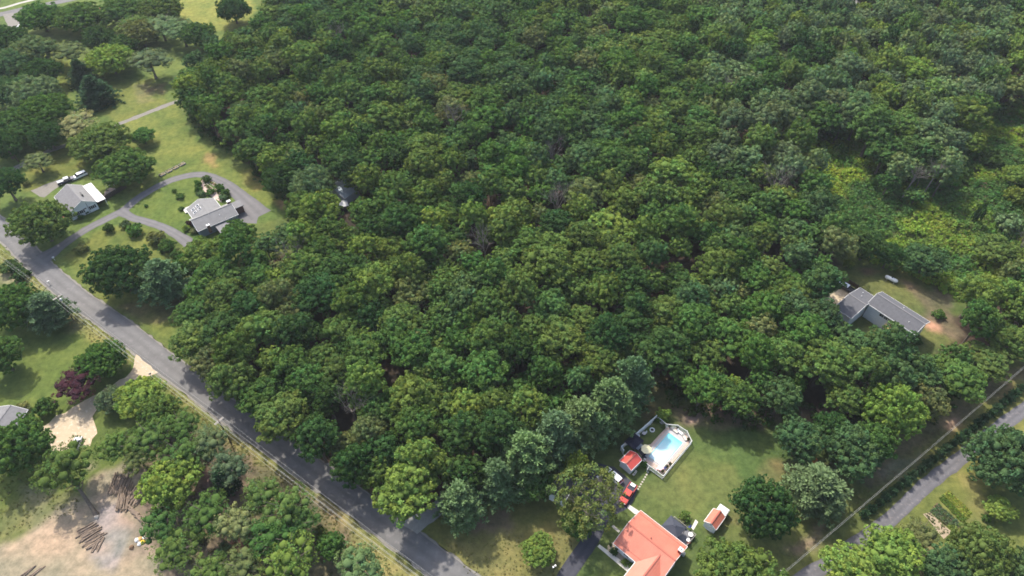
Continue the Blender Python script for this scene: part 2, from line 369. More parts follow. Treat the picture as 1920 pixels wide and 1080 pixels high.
# (corners in the photograph, colour, strength, edge roughness in m)
LAYERS = [
    # lawns and meadows
    ([(0, 0), (470, -20), (520, 60), (330, 200), (420, 300), (560, 400), (330, 470), (360, 600), (330, 660), (90, 480), (0, 400)], (0.104, 0.145, 0.032), 1, 2),
    ([(220, 215), (320, 195), (400, 290), (500, 330), (540, 390), (480, 380), (440, 340), (380, 320), (300, 330), (240, 380), (200, 330)], (0.150, 0.170, 0.036), .8, 2.5),
    ([(320, -10), (480, -10), (470, 50), (400, 60), (340, 40)], (0.20, 0.21, 0.045), 1, 3),
    ([(30, 330), (120, 280), (170, 300), (170, 330), (100, 345), (50, 355)], (0.150, 0.150, 0.032), .8, 2),
    ([(190, 150), (300, 150), (315, 195), (230, 230), (190, 215)], (0.150, 0.160, 0.035), .8, 2.5),
    ([(90, 50), (160, 60), (130, 190), (90, 180)], (0.13, 0.16, 0.03), .7, 2.5),
    ([(250, 385), (330, 340), (385, 335), (350, 410), (330, 440), (270, 410)], (0.110, 0.145, 0.028), .9, 1.5),
    ([(110, 480), (200, 430), (250, 410), (340, 460), (350, 560), (330, 650), (270, 610), (190, 560)], (0.125, 0.138, 0.028), .8, 2),
    ([(210, 570), (290, 560), (345, 560), (330, 600), (260, 610)], (0.150, 0.105, 0.055), .6, 1.5),
    ([(0, 455), (60, 520), (130, 590), (260, 680), (240, 720), (190, 760), (90, 800), (0, 770)], (0.100, 0.135, 0.028), 1, 1.5),
    ([(0, 462), (15, 472), (120, 570), (240, 655), (262, 680), (235, 690), (150, 620), (70, 560), (0, 500)], (0.21, 0.20, 0.06), .85, 1.2),
    ([(0, 505), (35, 520), (30, 535), (0, 530)], SANDY, .8, 1),
    ([(110, 570), (150, 590), (155, 625), (120, 622)], DRY, .75, 1.2),
    ([(290, 700), (345, 735), (410, 790), (515, 866), (614, 936), (690, 995), (800, 1085), (700, 1085), (600, 985), (520, 890), (420, 830), (350, 770)], (0.195, 0.190, 0.055), 1, 1.2),
    ([(560, 900), (620, 950), (700, 1020), (760, 1085), (690, 1085), (640, 1010), (580, 950)], (0.27, 0.235, 0.085), .8, 1.8),
    ([(390, 800), (440, 830), (450, 860), (410, 850)], DRY, .8, 1.2),
    ([(560, 925), (600, 945), (612, 960), (575, 948)], SANDY, .8, .8),
    ([(0, 840), (60, 850), (175, 790), (230, 760), (250, 860), (200, 920), (100, 1000), (0, 1040)], (0.100, 0.130, 0.028), 1, 2),
    ([(0, 960), (60, 930), (140, 920), (130, 1000), (50, 1030), (0, 1050)], (0.17, 0.165, 0.06), .7, 3),
    # dirt clearing
    ([(-60, 1010), (40, 1015), (90, 975), (150, 930), (165, 895), (205, 870), (250, 880), (300, 920), (300, 1000), (330, 1060), (420, 1085), (400, 1160), (-100, 1160)], (0.292, 0.240, 0.142), 1, 3),
    ([(190, 930), (225, 960), (235, 1040), (215, 1060), (180, 1040), (175, 980)], ASH, .85, 2),
    ([(60, 905), (110, 930), (100, 990), (60, 1000)], SANDY, .3, 4),
    ([(215, 975), (265, 980), (285, 1030), (240, 1035)], (0.24, 0.17, 0.12), .7, 2),
    ([(300, 780), (560, 900), (640, 1010), (680, 1160), (330, 1160), (280, 1000), (250, 860)], (0.17, 0.125, 0.08), .85, 3),
    ([(430, 1010), (485, 1015), (490, 1055), (430, 1050)], MULCHR, .9, 1.5),
    ([(370, 890), (440, 905), (440, 960), (380, 940)], (0.16, 0.10, 0.08), .8, 2),
    # red house lot
    ([(780, 1000), (850, 940), (1040, 900), (1100, 960), (1060, 1090), (880, 1090)], (0.120, 0.128, 0.034), 1, 2),
    ([(930, 980), (1090, 985), (1090, 1040), (1040, 1090), (880, 1090), (830, 1030), (900, 1010)], (0.180, 0.165, 0.055), .75, 3),
    ([(1130, 760), (1215, 700), (1260, 760), (1500, 780), (1570, 830), (1570, 900), (1500, 960), (1440, 1085), (1060, 1085), (1100, 1000), (1090, 880)], (0.092, 0.122, 0.032), 1, 2),
    ([(1300, 830), (1400, 800), (1500, 840), (1480, 900), (1390, 890), (1330, 860)], (0.068, 0.112, 0.028), .8, 3),
    ([(1215, 880), (1300, 870), (1420, 900), (1430, 960), (1300, 950), (1200, 930)], (0.118, 0.138, 0.038), .7, 3),
    ([(1400, 890), (1480, 880), (1500, 960), (1440, 980), (1390, 1000), (1330, 1020)], (0.175, 0.150, 0.055), .6, 3),
    ([(1210, 700), (1250, 720), (1260, 770), (1220, 790), (1200, 760)], (0.15, 0.11, 0.05), .7, 1.5),
    ([(1240, 765), (1300, 760), (1400, 772), (1500, 775), (1560, 740), (1580, 760), (1540, 800), (1400, 800), (1300, 800)], (0.15, 0.095, 0.07), .75, 2.5),
    ([(1280, 775), (1312, 775), (1312, 790), (1282, 790)], (0.33, 0.22, 0.16), .9, 1),
    ([(1530, 760), (1575, 745), (1570, 790), (1540, 800)], (0.17, 0.09, 0.07), .9, 1.5),
    ([(1440, 870), (1560, 860), (1560, 900), (1470, 900)], (0.17, 0.13, 0.05), .7, 1.5),
    ([(880, 975), (960, 955), (960, 985), (880, 1000)], (0.16, 0.11, 0.08), .8, 2),
    ([(985, 905), (1030, 895), (1040, 925), (990, 925)], (0.22, 0.11, 0.06), .5, 2),
    # the right-hand verge, lane side and garden
    ([(1380, 1085), (1500, 960), (1600, 880), (1700, 800), (1850, 690), (1960, 640), (1960, 760), (1700, 960), (1540, 1090)], (0.125, 0.135, 0.036), 1, 2),
    ([(1600, 900), (1700, 810), (1850, 710), (1940, 660), (1940, 710), (1800, 790), (1680, 870), (1620, 915)], (0.15, 0.12, 0.062), .8, 2),
    ([(1640, 880), (1680, 870), (1730, 850), (1700, 880), (1650, 905)], (0.30, 0.26, 0.20), .35, 2),
    ([(1465, 1040), (1510, 1010), (1550, 980), (1545, 1010), (1490, 1050)], PINK, .75, 2.2),
    ([(1770, 785), (1795, 780), (1795, 800), (1775, 805)], (0.36, 0.24, 0.15), .9, 1),
    ([(1520, 1090), (1640, 1010), (1800, 870), (1960, 770), (1960, 1160), (1520, 1160)], (0.135, 0.150, 0.036), 1, 2),
    ([(1780, 880), (1840, 900), (1860, 960), (1830, 1010), (1790, 1090), (1730, 1090), (1740, 1040), (1830, 960)], (0.205, 0.190, 0.060), .8, 2.5),
    ([(1735, 1030), (1760, 1030), (1745, 1090), (1725, 1090)], (0.25, 0.17, 0.10), .7, 1.5),
    # house clearing right
    ([(1570, 500), (1650, 490), (1780, 560), (1800, 640), (1740, 690), (1640, 660), (1560, 570)], (0.105, 0.120, 0.034), 1, 2),
    ([(1690, 525), (1780, 555), (1800, 640), (1755, 620), (1740, 590)], (0.145, 0.105, 0.065), .8, 2),
    ([(1730, 600), (1765, 605), (1760, 625), (1735, 618)], (0.40, 0.23, 0.13), .9, 1),
    ([(1660, 510), (1610, 505), (1620, 520)], MULCHR, .7, 1),
    ([(1550, 555), (1575, 545), (1598, 560), (1590, 585), (1545, 580)], (0.38, 0.33, 0.27), .9, .8),
    # brush
    ([(1500, 240), (1600, 255), (1700, 330), (1850, 200), (1960, 170), (1960, 560), (1800, 560), (1720, 520), (1620, 480), (1580, 400), (1530, 320)], (0.075, 0.095, 0.024), 1, 3),
    ([(1845, 320), (1865, 320), (1850, 375), (1838, 370)], (0.30, 0.18, 0.11), .8, 1.5),
    ([(1885, 225), (1915, 220), (1912, 255), (1888, 250)], (0.27, 0.17, 0.12), .8, 1.5),
    # bare spots on the left
    ([(385, 285), (410, 290), (405, 312), (385, 305)], (0.30, 0.19, 0.075), .7, 1.5),
    ([(455, 315), (500, 330), (520, 360), (480, 355), (460, 335)], (0.22, 0.17, 0.05), .6, 2),
    ([(520, 378), (552, 378), (552, 392), (525, 390)], (0.36, 0.19, 0.085), .9, 1.2),
    ([(250, 160), (280, 155), (290, 185), (262, 195)], (0.20, 0.17, 0.075), .6, 2),
    ([(272, 160), (312, 155), (312, 178), (272, 175)], (0.17, 0.10, 0.06), .6, 2),
    ([(1018, 95), (1050, 95), (1050, 108), (1018, 108)], (0.33, 0.17, 0.09), .9, 1.5),
    ([(168, 15), (205, 25), (200, 36), (172, 30)], (0.27, 0.15, 0.10), .9, 1),
]
def forest_mask(x, y):
    m = inside(FOREST_W, x, y)
    for h in HOLES_W[:2]: m &= ~inside(h, x, y)
    return m
def build_ground():
    fine_x = np.arange(-290, 290.1, 1.0); fine_y = np.arange(40, 395.1, 1.0)
    xs = np.concatenate([[-4000, -2000, -1000, -600, -420, -340], fine_x, [340, 420, 600, 1000, 2000, 4000]])
    ys = np.concatenate([[-2500, -1000, -400, -120, 0, 25], fine_y, [430, 500, 650, 1000, 2000, 5000]])
    X, Y = np.meshgrid(xs, ys, indexing='ij'); sh = X.shape; x, y = X.ravel(), Y.ravel()
    n1, n2 = vnoise(x, y, 6, 1) - .5, vnoise(x, y, 6, 2) - .5
    m1, m2 = vnoise(x, y, 2, 3) - .5, vnoise(x, y, 2, 4) - .5
    col = np.empty((len(x), 3)); col[:] = (0.10, 0.125, 0.030)
    fm = forest_mask(x + n1 * 5, y + n2 * 5)
    col[fm] = FLOOR
    for poly, c, st, rg in LAYERS:
        w = W(poly)
        k = inside(w, x + n1 * rg * 1.6 + m1 * rg, y + n2 * rg * 1.6 + m2 * rg)
        f = st * np.clip(0.75 + 0.9 * (vnoise(x, y, 3.3, hash(poly[0]) % 97) - .35), .3, 1)[k, None] if st < 1 else 1.0
        col[k] = col[k] * (1 - f) + np.array(c) * f
    # soften by one cell
    C = col.reshape(sh + (3,)); C2 = C.copy()
    C2[1:-1, 1:-1] = (C[1:-1, 1:-1] * 2 + C[:-2, 1:-1] + C[2:, 1:-1] + C[1:-1, :-2] + C[1:-1, 2:]) / 6
    col = C2.reshape(-1, 3)
    # patchiness of the turf: yellower and greener patches
    p = vnoise(x, y, 9, 5) * .6 + vnoise(x, y, 3, 6) * .4 - .5
    col *= (.83 * (1 + p * .5))[:, None]; col[:, 0] *= 1 + p * .35; col[:, 2] *= 1.12
    z = (vnoise(x, y, 3, 8) - .5) * 0.0
    nx, ny = sh; i = np.arange(nx * ny).reshape(nx, ny)
    F = np.stack([i[:-1, :-1], i[1:, :-1], i[1:, 1:], i[:-1, 1:]], -1).reshape(-1, 4)
    m, nt, b = _new('ground_cover'); N, L = nt.nodes, nt.links
    b.inputs['Roughness'].default_value = 0.95; b.inputs['Specular IOR Level'].default_value = 0.1
    at = N.new('ShaderNodeAttribute'); at.attribute_name = 'tint'
    tc = N.new('ShaderNodeTexCoord')
    n = N.new('ShaderNodeTexNoise'); n.inputs['Scale'].default_value = 0.55; n.inputs['Detail'].default_value = 9; n.inputs['Roughness'].default_value = 0.72
    L.new(tc.outputs['Object'], n.inputs['Vector'])
    mr = N.new('ShaderNodeMapRange'); mr.inputs['From Min'].default_value = .3; mr.inputs['From Max'].default_value = .7; mr.inputs['To Min'].default_value = .62; mr.inputs['To Max'].default_value = 1.38
    L.new(n.outputs['Fac'], mr.inputs['Value'])
    cb = N.new('ShaderNodeCombineXYZ'); 
    pw = N.new('ShaderNodeMath'); pw.operation = 'POWER'; pw.inputs[1].default_value = 1.12; L.new(mr.outputs[0], pw.inputs[0])
    L.new(pw.outputs[0], cb.inputs[0]); L.new(mr.outputs[0], cb.inputs[1]); L.new(mr.outputs[0], cb.inputs[2])
    mx = N.new('ShaderNodeMix'); mx.data_type = 'RGBA'; mx.blend_type = 'MULTIPLY'; mx.inputs['Factor'].default_value = 1; mx.clamp_result = False
    L.new(at.outputs['Color'], mx.inputs['A']); L.new(cb.outputs[0], mx.inputs['B']); L.new(mx.outputs['Result'], b.inputs['Base Color'])
    bp = N.new('ShaderNodeBump'); bp.inputs['Strength'].default_value = .5; bp.inputs['Distance'].default_value = .12
    n2 = N.new('ShaderNodeTexNoise'); n2.inputs['Scale'].default_value = 2.5; n2.inputs['Detail'].default_value = 6; L.new(tc.outputs['Object'], n2.inputs['Vector'])
    L.new(n2.outputs['Fac'], bp.inputs['Height']); L.new(bp.outputs[0], b.inputs['Normal'])
    V = np.stack([x, y, z], 1)
    o = obj('ground', np_mesh('ground', V, F, m, tint=np.clip(col, 0, 1)))
    tag(o, kind='structure')
build_ground()

# ---------------------------------------------------------------- roads, drives and walks
def smooth_line(pts, step=1.5):
    pts = [np.array(p) for p in pts]; out = []
    for i in range(len(pts) - 1):
        p0 = pts[max(i - 1, 0)]; p1 = pts[i]; p2 = pts[i + 1]; p3 = pts[min(i + 2, len(pts) - 1)]
        n = max(1, int(np.linalg.norm(p2 - p1) / step))
        for k in range(n):
            t = k / n
            out.append(0.5 * ((2 * p1) + (-p0 + p2) * t + (2 * p0 - 5 * p1 + 4 * p2 - p3) * t * t + (-p0 + 3 * p1 - 3 * p2 + p3) * t ** 3))
    out.append(pts[-1]); return out
def ribbon(name, px, width, material, z, world=None, rough=0.12, seed=0, shift=0.0, taper=None, label=None):
    rng = random.Random(seed)
    C = smooth_line(world if world is not None else [P2(*p) for p in px])
    V = []; F = []; TK = []
    for i, c in enumerate(C):
        d = C[min(i + 1, len(C) - 1)] - C[max(i - 1, 0)]; d = d / np.linalg.norm(d); nrm = np.array([-d[1], d[0]])
        w = width if taper is None else np.interp(i / (len(C) - 1), taper[0], taper[1])
        wob = .96 + .08 * rng.random()
        for s in (-1, -.72, -.45, -.2, 0, .2, .45, .72, 1):
            off = s * w / 2 + shift + (rng.uniform(-rough, rough) if abs(s) == 1 else 0)
            p = c + nrm * off; V.append((p[0], p[1], z)); TK.append({1: .84, .72: .97, .45: 1.10, .2: 1.0, 0: .90}[abs(s)] * wob * rng.uniform(.97, 1.03))
        if i:
            a = (i - 1) * 9
            for k in range(8): F.append((a + k, a + 9 + k, a + 10 + k, a + 1 + k))
    me = np_mesh(name, np.array(V), np.array(F), material, tint=np.array(TK))
    me.flip_normals() if me.polygons[0].normal.z < 0 else None
    return tag(obj(name, me), kind='structure', label=label)
def patch(name, px, material, z, seed=0, rough=0.25, world=None, step=1.5):
    rng = random.Random(seed); w = world or W(px); out = []
    for i in range(len(w)):
        a, b = np.array(w[i]), np.array(w[(i + 1) % len(w)]); n = max(1, int(np.linalg.norm(b - a) / step))
        for k in range(n):
            p = a + (b - a) * k / n; out.append((p[0] + rng.uniform(-rough, rough), p[1] + rng.uniform(-rough, rough), z))
    me = bpy.data.meshes.new(name); me.from_pydata(out, [], [tuple(range(len(out)))]); me.materials.append(material)
    a = me.attributes.new('tint', 'FLOAT_COLOR', 'POINT'); a.data.foreach_set('color', np.ones(len(out) * 4, np.float32))
    if me.polygons[0].normal.z < 0: me.flip_normals()
    return tag(obj(name, me), kind='structure')

ROAD_EDGE = [(-120, 352), (0, 451), (17, 467), (55, 507), (122, 565.5), (189, 613), (239, 651.5), (294, 696), (340, 730), (410, 786), (516, 862), (614, 932), (692, 992), (801, 1075), (905, 1158)]
ROAD_W = 6.0
ribbon('road', ROAD_EDGE, ROAD_W, M['asphalt'], 0.012, shift=ROAD_W / 2, seed=1, rough=.1)
ribbon('road_shoulder', ROAD_EDGE, 0.9, M['gravel_lane'], 0.006, shift=-0.1, seed=2, rough=.35)
ribbon('road_shoulder', ROAD_EDGE, 0.7, M['gravel_lane'], 0.006, shift=ROAD_W + .1, seed=3, rough=.3)
ribbon('driveway_loop', [(78, 486), (100, 472), (117, 460), (160, 431), (204, 408.5), (233, 393), (257, 373), (291, 352), (321, 338), (350, 330), (379, 327.5), (410, 337), (439, 357), (462, 378), (490, 404)],
       3.4, M['drive_asphalt'], 0.020, seed=4, taper=([0, .06, .12, .7, .85, 1], [6.5, 3.6, 3.3, 3.4, 5.0, 7.5]))
patch('driveway_apron', [(440, 352), (462, 372), (488, 402), (480, 420), (450, 418), (436, 398), (443, 380)], M['drive_asphalt'], 0.016, seed=5)
ribbon('driveway_branch', [(226, 396), (248, 408), (277, 416), (306, 426.5), (335, 442), (356, 457)], 3.0, M['drive_asphalt'], 0.026, seed=6, taper=([0, .15, .8, 1], [4.5, 3.0, 3.2, 4.5]))
patch('driveway_white_house', [(58, 357), (85, 346), (110, 337), (118, 341), (112, 349), (98, 358), (82, 370), (70, 366)], M['gravel_lane'], 0.012, seed=7)
ribbon('gravel_lane', [(-40, 345), (20, 320), (55, 301), (90, 284), (130, 270), (180, 250), (225, 232), (268, 215), (330, 191), (420, 160)], 2.7, M['gravel_lane'], 0.012, seed=8, rough=.3)
patch('gravel_driveway', [(256, 664), (296, 698), (283, 703), (262, 708), (240, 716), (218, 738), (186, 762), (174, 782), (183, 812), (168, 834), (130, 846), (88, 846), (68, 812), (105, 781), (150, 757), (183, 737), (211, 722), (236, 706), (250, 690)], M['gravel'], 0.018, seed=9, rough=.35)
patch('concrete_driveway', [(752, 982), (782, 1001), (832, 962), (862, 938), (838, 920), (811, 943)], M['concrete_old'], 0.022, seed=10, rough=.1)
ribbon('driveway_red_house', [(1040, 1120), (1068, 1070), (1088, 1040), (1107, 1013), (1122, 985), (1132, 955), (1148, 925)], 3.6, M['asphalt_dark'], 0.014, seed=11, rough=.1)
patch('parking_area', [(1096, 890), (1120, 868), (1152, 876), (1184, 902), (1196, 918), (1182, 950), (1160, 962), (1120, 985), (1100, 950), (1060, 915), (1042, 890), (1062, 880)], M['asphalt_dark'], 0.018, seed=12, rough=.1)
ribbon('woodland_drive', [(1030, 830), (1060, 790), (1090, 766), (1112, 748), (1150, 720), (1190, 700), (1222, 684), (1262, 664)], 3.6, M['lane_asphalt'], 0.012, seed=13)
ribbon('private_lane', [(1470, 1112), (1519.7, 1076), (1556, 1055.6), (1585, 1035), (1619.5, 1010.8), (1658, 983), (1689, 955), (1735, 911), (1789, 869), (1850, 820), (1920, 768), (2020, 700)], 3.3, M['lane_asphalt'], 0.012, seed=14, rough=.15)
ribbon('far_road', [(-60, 36), (0, 27), (40, 18), (90, 8), (180, -12)], 5.5, M['asphalt'], 0.012, seed=15)
ribbon('far_pavement', [(-60, 24), (0, 16), (40, 5), (80, -5)], 2.2, M['concrete'], 0.015, seed=16)
patch('far_parking_lot', [(5, 27), (26, 24), (34, 38), (48, 56), (36, 64), (20, 60)], M['gravel_lane'], 0.02, seed=17)
patch('garage_forecourt', [(1545, 578), (1558, 552), (1575, 541), (1606, 552), (1596, 572), (1575, 590)], M['gravel'], 0.016, seed=18)
patch('front_walk', [(1120, 1025), (1124, 1021), (1192, 1071), (1184, 1079)], M['concrete_bright'], 0.05, seed=19, rough=.02)
patch('side_walk', [(1175.5, 952), (1180, 946.5), (1199, 959), (1191, 965)], M['concrete_bright'], 0.05, seed=20, rough=.02)
patch('small_walk', [(1146, 987.5), (1150.5, 984.5), (1163, 996), (1160, 999)], M['concrete'], 0.05, seed=21, rough=.02)
patch('planting_bed', [(1147, 1016), (1140, 1024), (1139, 1034), (1150, 1044), (1168, 1058), (1180, 1066), (1192, 1055)], M['mulch'], 0.03, seed=22, rough=.08)
patch('back_path', [(1296, 990), (1300, 994), (1309, 979), (1304, 974)], M['concrete_bright'], 0.05, seed=23, rough=.02)
patch('garden_path', [(377, 335), (382, 334), (385, 352), (400, 358), (416, 372), (416, 380), (402, 372), (382, 360), (377, 348)], M['paver'], 0.03, seed=24, rough=.1)
patch('patio', [(196, 360), (205, 352), (215, 353), (219, 357), (207, 367), (193, 371)], M['paver'], 0.03, seed=25, rough=.1)

# ---------------------------------------------------------------- buildings
def frame3(pa, pb, pc, z):
    """eave corners A, B along the ridge direction and C across: origin, angle, length, width (width to the left of A->B)"""
    a, b, c = (P(*pa, z), P(*pb, z), P(*pc, z))
    d = (b - a); d.z = 0; L_ = d.length; d.normalize(); n = Vector((-d.y, d.x, 0)); w = (c - a).dot(n)
    if w < 0:
        a, b = b, a; d = -d; n = -n; w = -w
    return Vector((a.x, a.y, 0)), math.atan2(d.y, d.x), L_, w
def opening(root, side, u, z, w, h, L_, W_, inset, kind='window', frame_mat=None, fill=None, shutters=None, cols=2, label=None):
    """a window or door on one wall of a house; side in x0 x1 y0 y1, u along that wall"""
    def T(a, b, c):
        # a along the wall, b outward, c up
        if side == 'x0': return (inset - b, a, c)
        if side == 'x1': return (L_ - inset + b, a, c)
        if side == 'y0': return (a, inset - b, c)
        return (a, W_ - inset + b, c)
    def bx(mb, a0, a1, b0, b1, c0, c1):
        p, q = T(a0, b0, c0), T(a1, b1, c1)
        mb.box(min(p[0], q[0]), max(p[0], q[0]), min(p[1], q[1]), max(p[1], q[1]), c0, c1)
    fr = MB(); t = .09
    bx(fr, u - w / 2 - t, u - w / 2, -.01, .10, z - h / 2 - t, z + h / 2 + t); bx(fr, u + w / 2, u + w / 2 + t, -.01, .10, z - h / 2 - t, z + h / 2 + t)
    bx(fr, u - w / 2, u + w / 2, -.01, .10, z + h / 2, z + h / 2 + t); bx(fr, u - w / 2, u + w / 2, -.01, .12, z - h / 2 - t, z - h / 2)
    if kind == 'window':
        for k in range(1, cols):
            x = u - w / 2 + w * k / cols; bx(fr, x - .03, x + .03, .02, .08, z - h / 2, z + h / 2)
    o = fr.build(kind, frame_mat or M['white'], root)
    if label: o['label'] = label
    pn = MB()
    if kind == 'window':
        n = cols
        for k in range(n):
            a0 = u - w / 2 + w * k / n + (.03 if k else 0); a1 = u - w / 2 + w * (k + 1) / n - (.03 if k < n - 1 else 0)
            p1 = MB(); bx(p1, a0, a1, .0, .04, z - h / 2, z + h / 2); p1.build('pane', fill or M['glass'], o)
    else:
        bx(pn, u - w / 2, u + w / 2, .0, .05, z - h / 2, z + h / 2); pn.build('door_leaf', fill or M['wood'], o)
        hd = MB(); bx(hd, u + w * .32, u + w * .40, .05, .11, z - .1, z + .02); hd.build('handle', M['steel'], o)
    if shutters:
        for s in (-1, 1):
            sh = MB(); c = u + s * (w / 2 + .32); bx(sh, c - .21, c + .21, .0, .06, z - h / 2 - .03, z + h / 2 + .03); sh.build('shutter', shutters, root)
def gable(root, L_, W_, eave, ridge, wall, roof, ry=.5, over=.35, roof2=None, x0=0.0, y0=0.0, axis=0, base=0.0, th=.16, cap=None, fascia=None, ridge_label=None):
    """walls and two roof slopes; footprint given at the eaves. axis 0: ridge along x"""
    def T(x, y, z): return (x0 + x, y0 + y, z) if axis == 0 else (x0 + y, y0 + x, z)
    i = over; yr = W_ * ry
    def zr(y): return eave + (ridge - eave) * (y / yr if y <= yr else (W_ - y) / (W_ - yr))
    w = MB(); A = []
    for x in (i, L_ - i):
        A += [T(x, i, base), T(x, W_ - i, base), T(x, W_ - i, zr(W_ - i) - .02), T(x, yr, ridge - .02), T(x, i, zr(i) - .02)]
    w.add(A, [(0, 1, 2, 3, 4), (9, 8, 7, 6, 5)] + [(k, (k + 1) % 5, (k + 1) % 5 + 5, k + 5) for k in range(5)])
    w.build('wall', wall, root)
    for k, (ya, yb, mt) in enumerate(((0, yr, roof), (yr, W_, roof2 or roof))):
        r = MB(); za, zb = (eave, ridge) if k == 0 else (ridge, eave)
        r.add([T(0, ya, za), T(L_, ya, za), T(L_, yb, zb), T(0, yb, zb), T(0, ya, za + th), T(L_, ya, za + th), T(L_, yb, zb + th), T(0, yb, zb + th)],
              [(0, 1, 2, 3), (7, 6, 5, 4), (0, 4, 5, 1), (1, 5, 6, 2), (2, 6, 7, 3), (3, 7, 4, 0)])
        r.build('roof', mt, root)
    c = MB(); c.bar(T(-.02, yr, ridge + th + .02), T(L_ + .02, yr, ridge + th + .02), .34, .07); c.build('ridge_cap', cap or roof, root)
    for yy, zz in ((-.06, eave + .04), (W_ + .06, eave + .04)): g = MB(); g.bar(T(0, yy, zz), T(L_, yy, zz), .11, .13); g.build('gutter', fascia or M['white'], root)
    for x in (-.03, L_ + .03):
        v = MB(); v.bar(T(x, 0, eave + .05), T(x, yr, ridge + .05), .07, .22); v.bar(T(x, yr, ridge + .05), T(x, W_, eave + .05), .07, .22); v.build('bargeboard', fascia or M['white'], root)
    return zr
def chimney(root, x, y, z0, z1, w, d, body, capm=None):
    m = MB(); m.box(x - w / 2, x + w / 2, y - d / 2, y + d / 2, z0, z1); c = m.build('chimney', body, root)
    k = MB(); k.box(x - w / 2 - .08, x + w / 2 + .08, y - d / 2 - .08, y + d / 2 + .08, z1, z1 + .12); k.build('chimney_cap', capm or M['white'], c)
    f = MB(); f.cyl(x, y, z1 + .12, z1 + .35, .13); f.build('flue', M['black'], c)
def vent(root, x, y, z, r=.1, h=.5, m=None):
    v = MB(); v.cyl(x, y, z, z + h, r); v.build('vent_pipe', m or M['white'], root)

# --- house with the salmon red metal roof
o_, a_, L1, W1 = frame3((1201, 957.5), (1288.5, 1025.5), (1147.5, 1017.5), 2.9)
red = empty('house', o_, a_, 'long low house under a salmon red metal roof at the bottom of the photo', 'house')
def to_local(root, px, z):
    p = P(px[0], px[1], z) - Vector(root.location); a = -root.rotation_euler.z
    return (p.x * math.cos(a) - p.y * math.sin(a), p.x * math.sin(a) + p.y * math.cos(a))
L1e = L1
zr = gable(red, L1e, W1, 2.9, 4.7, M['white_siding'], M['roof_red'], roof2=M['roof_red'], over=.45, cap=M['trim_pink'], fascia=M['white'])
# which local side is the south-western eave
w_loc = to_local(red, (1147.5, 1017.5), 2.9); n_loc = to_local(red, (1201, 957.5), 2.9)
e0 = to_local(red, (1191, 1055), 2.9); e1 = to_local(red, (1288.5, 1025.5), 2.9)
sw_low = w_loc[1] < W1 / 2
se_x = L1e if e1[0] > L1e / 2 else 0.0
ex0, ex1 = (min(e0[0], se_x), max(e0[0], se_x))
elen = 10.5
yA = (-elen if sw_low else W1 * .5) ; 
ell_len = elen + W1 * .5
gable(red, ell_len, ex1 - ex0, 2.9, 4.35, M['white_siding'], M['roof_red'], over=.45, x0=ex0, y0=yA, axis=1, cap=M['trim_pink'])
# slope break strips near both eaves
for yy in (W1 * .085, W1 * .915):
    b_ = MB(); b_.bar((0.02, yy, zr(yy) + .20), (L1e - .02, yy, zr(yy) + .20), .10, .04); b_.build('snow_rail', M['trim_pink'], red)
cx_, cy_ = to_local(red, (1275.5, 1033), 4.6)
chimney(red, cx_, cy_, 3.0, 5.3, .8, .8, M['brick_red'])
vx, vy = to_local(red, (1221, 1009), 4.8); vent(red, vx, vy, 4.4, .12, .6, M['black'])
for k, f in enumerate((.2, .45, .72)):
    for sd in ('y0', 'y1'):
        opening(red, sd, L1e * f, 1.6, 1.3, 1.1, L1e, W1, .45)
opening(red, 'x0', W1 * .3, 1.6, 1.3, 1.1, L1e, W1, .45); opening(red, 'x0', W1 * .65, 1.05, .95, 2.05, L1e, W1, .45, kind='door')
opening(red, 'x1', W1 * .4, 1.6, 1.3, 1.1, L1e, W1, .45)

# --- white house beside the county road
o_, a_, L2, W2 = frame3((101.7, 370), (128.5, 402), (151, 344.5), 3.0)
wh = empty('house', o_, a_, 'white gabled house with grey roof and dark shuttered windows near the road', 'house')
l0 = to_local(wh, (101.7, 370), 3.0); low_is_y0 = l0[1] < W2 / 2
rr = to_local(wh, (125.6, 346.7), 5.6)
zrw = gable(wh, L2, W2, 3.0, 5.6, M['white_siding'], M['shingle_grey'] if low_is_y0 else M['shingle_pale'], ry=min(.62, max(.38, rr[1] / W2)), roof2=M['shingle_pale'] if low_is_y0 else M['shingle_grey'], over=.3)  # paler roofing on the sunward slope: sunlit contrast put into the colours
gx = 'x1' if to_local(wh, (134, 413), 0)[0] > L2 / 2 else 'x0'
for f, w_, z_, sh_ in ((.16, 1.1, 1.75, True), (.40, 1.1, 1.75, True), (.55, .9, 2.3, False), (.80, 1.1, 1.75, True)):
    u = W2 * (f if low_is_y0 else 1 - f)
    opening(wh, gx, u, z_, w_, 1.2 if sh_ else .45, L2, W2, .3, shutters=M['canvas_navy'] if sh_ else None)
dp = MB(); dxx = L2 - .3 + .06 if gx == 'x1' else .3 - .06; dp.bar((dxx, W2 * (.66 if low_is_y0 else .34), .1), (dxx, W2 * (.66 if low_is_y0 else .34), 4.3), .1, .1, up=(1, 0, 0)); dp.build('downpipe', M['black'], wh)
fx = MB(); fy_ = W2 * (.74 if low_is_y0 else .26); fx.box(L2 * .58, L2 * .72, fy_ - .22, fy_ + .22, zrw(fy_), zrw(fy_) + .95); fx.build('chimney', M['black'], wh)
opening(wh, 'y0' if low_is_y0 else 'y1', L2 * .6, 1.05, .95, 2.05, L2, W2, .3, kind='door'); opening(wh, 'y0' if low_is_y0 else 'y1', L2 * .3, 1.7, 1.2, 1.1, L2, W2, .3)
opening(wh, 'x0' if gx == 'x1' else 'x1', W2 * .3, 1.7, 1.2, 1.1, L2, W2, .3)
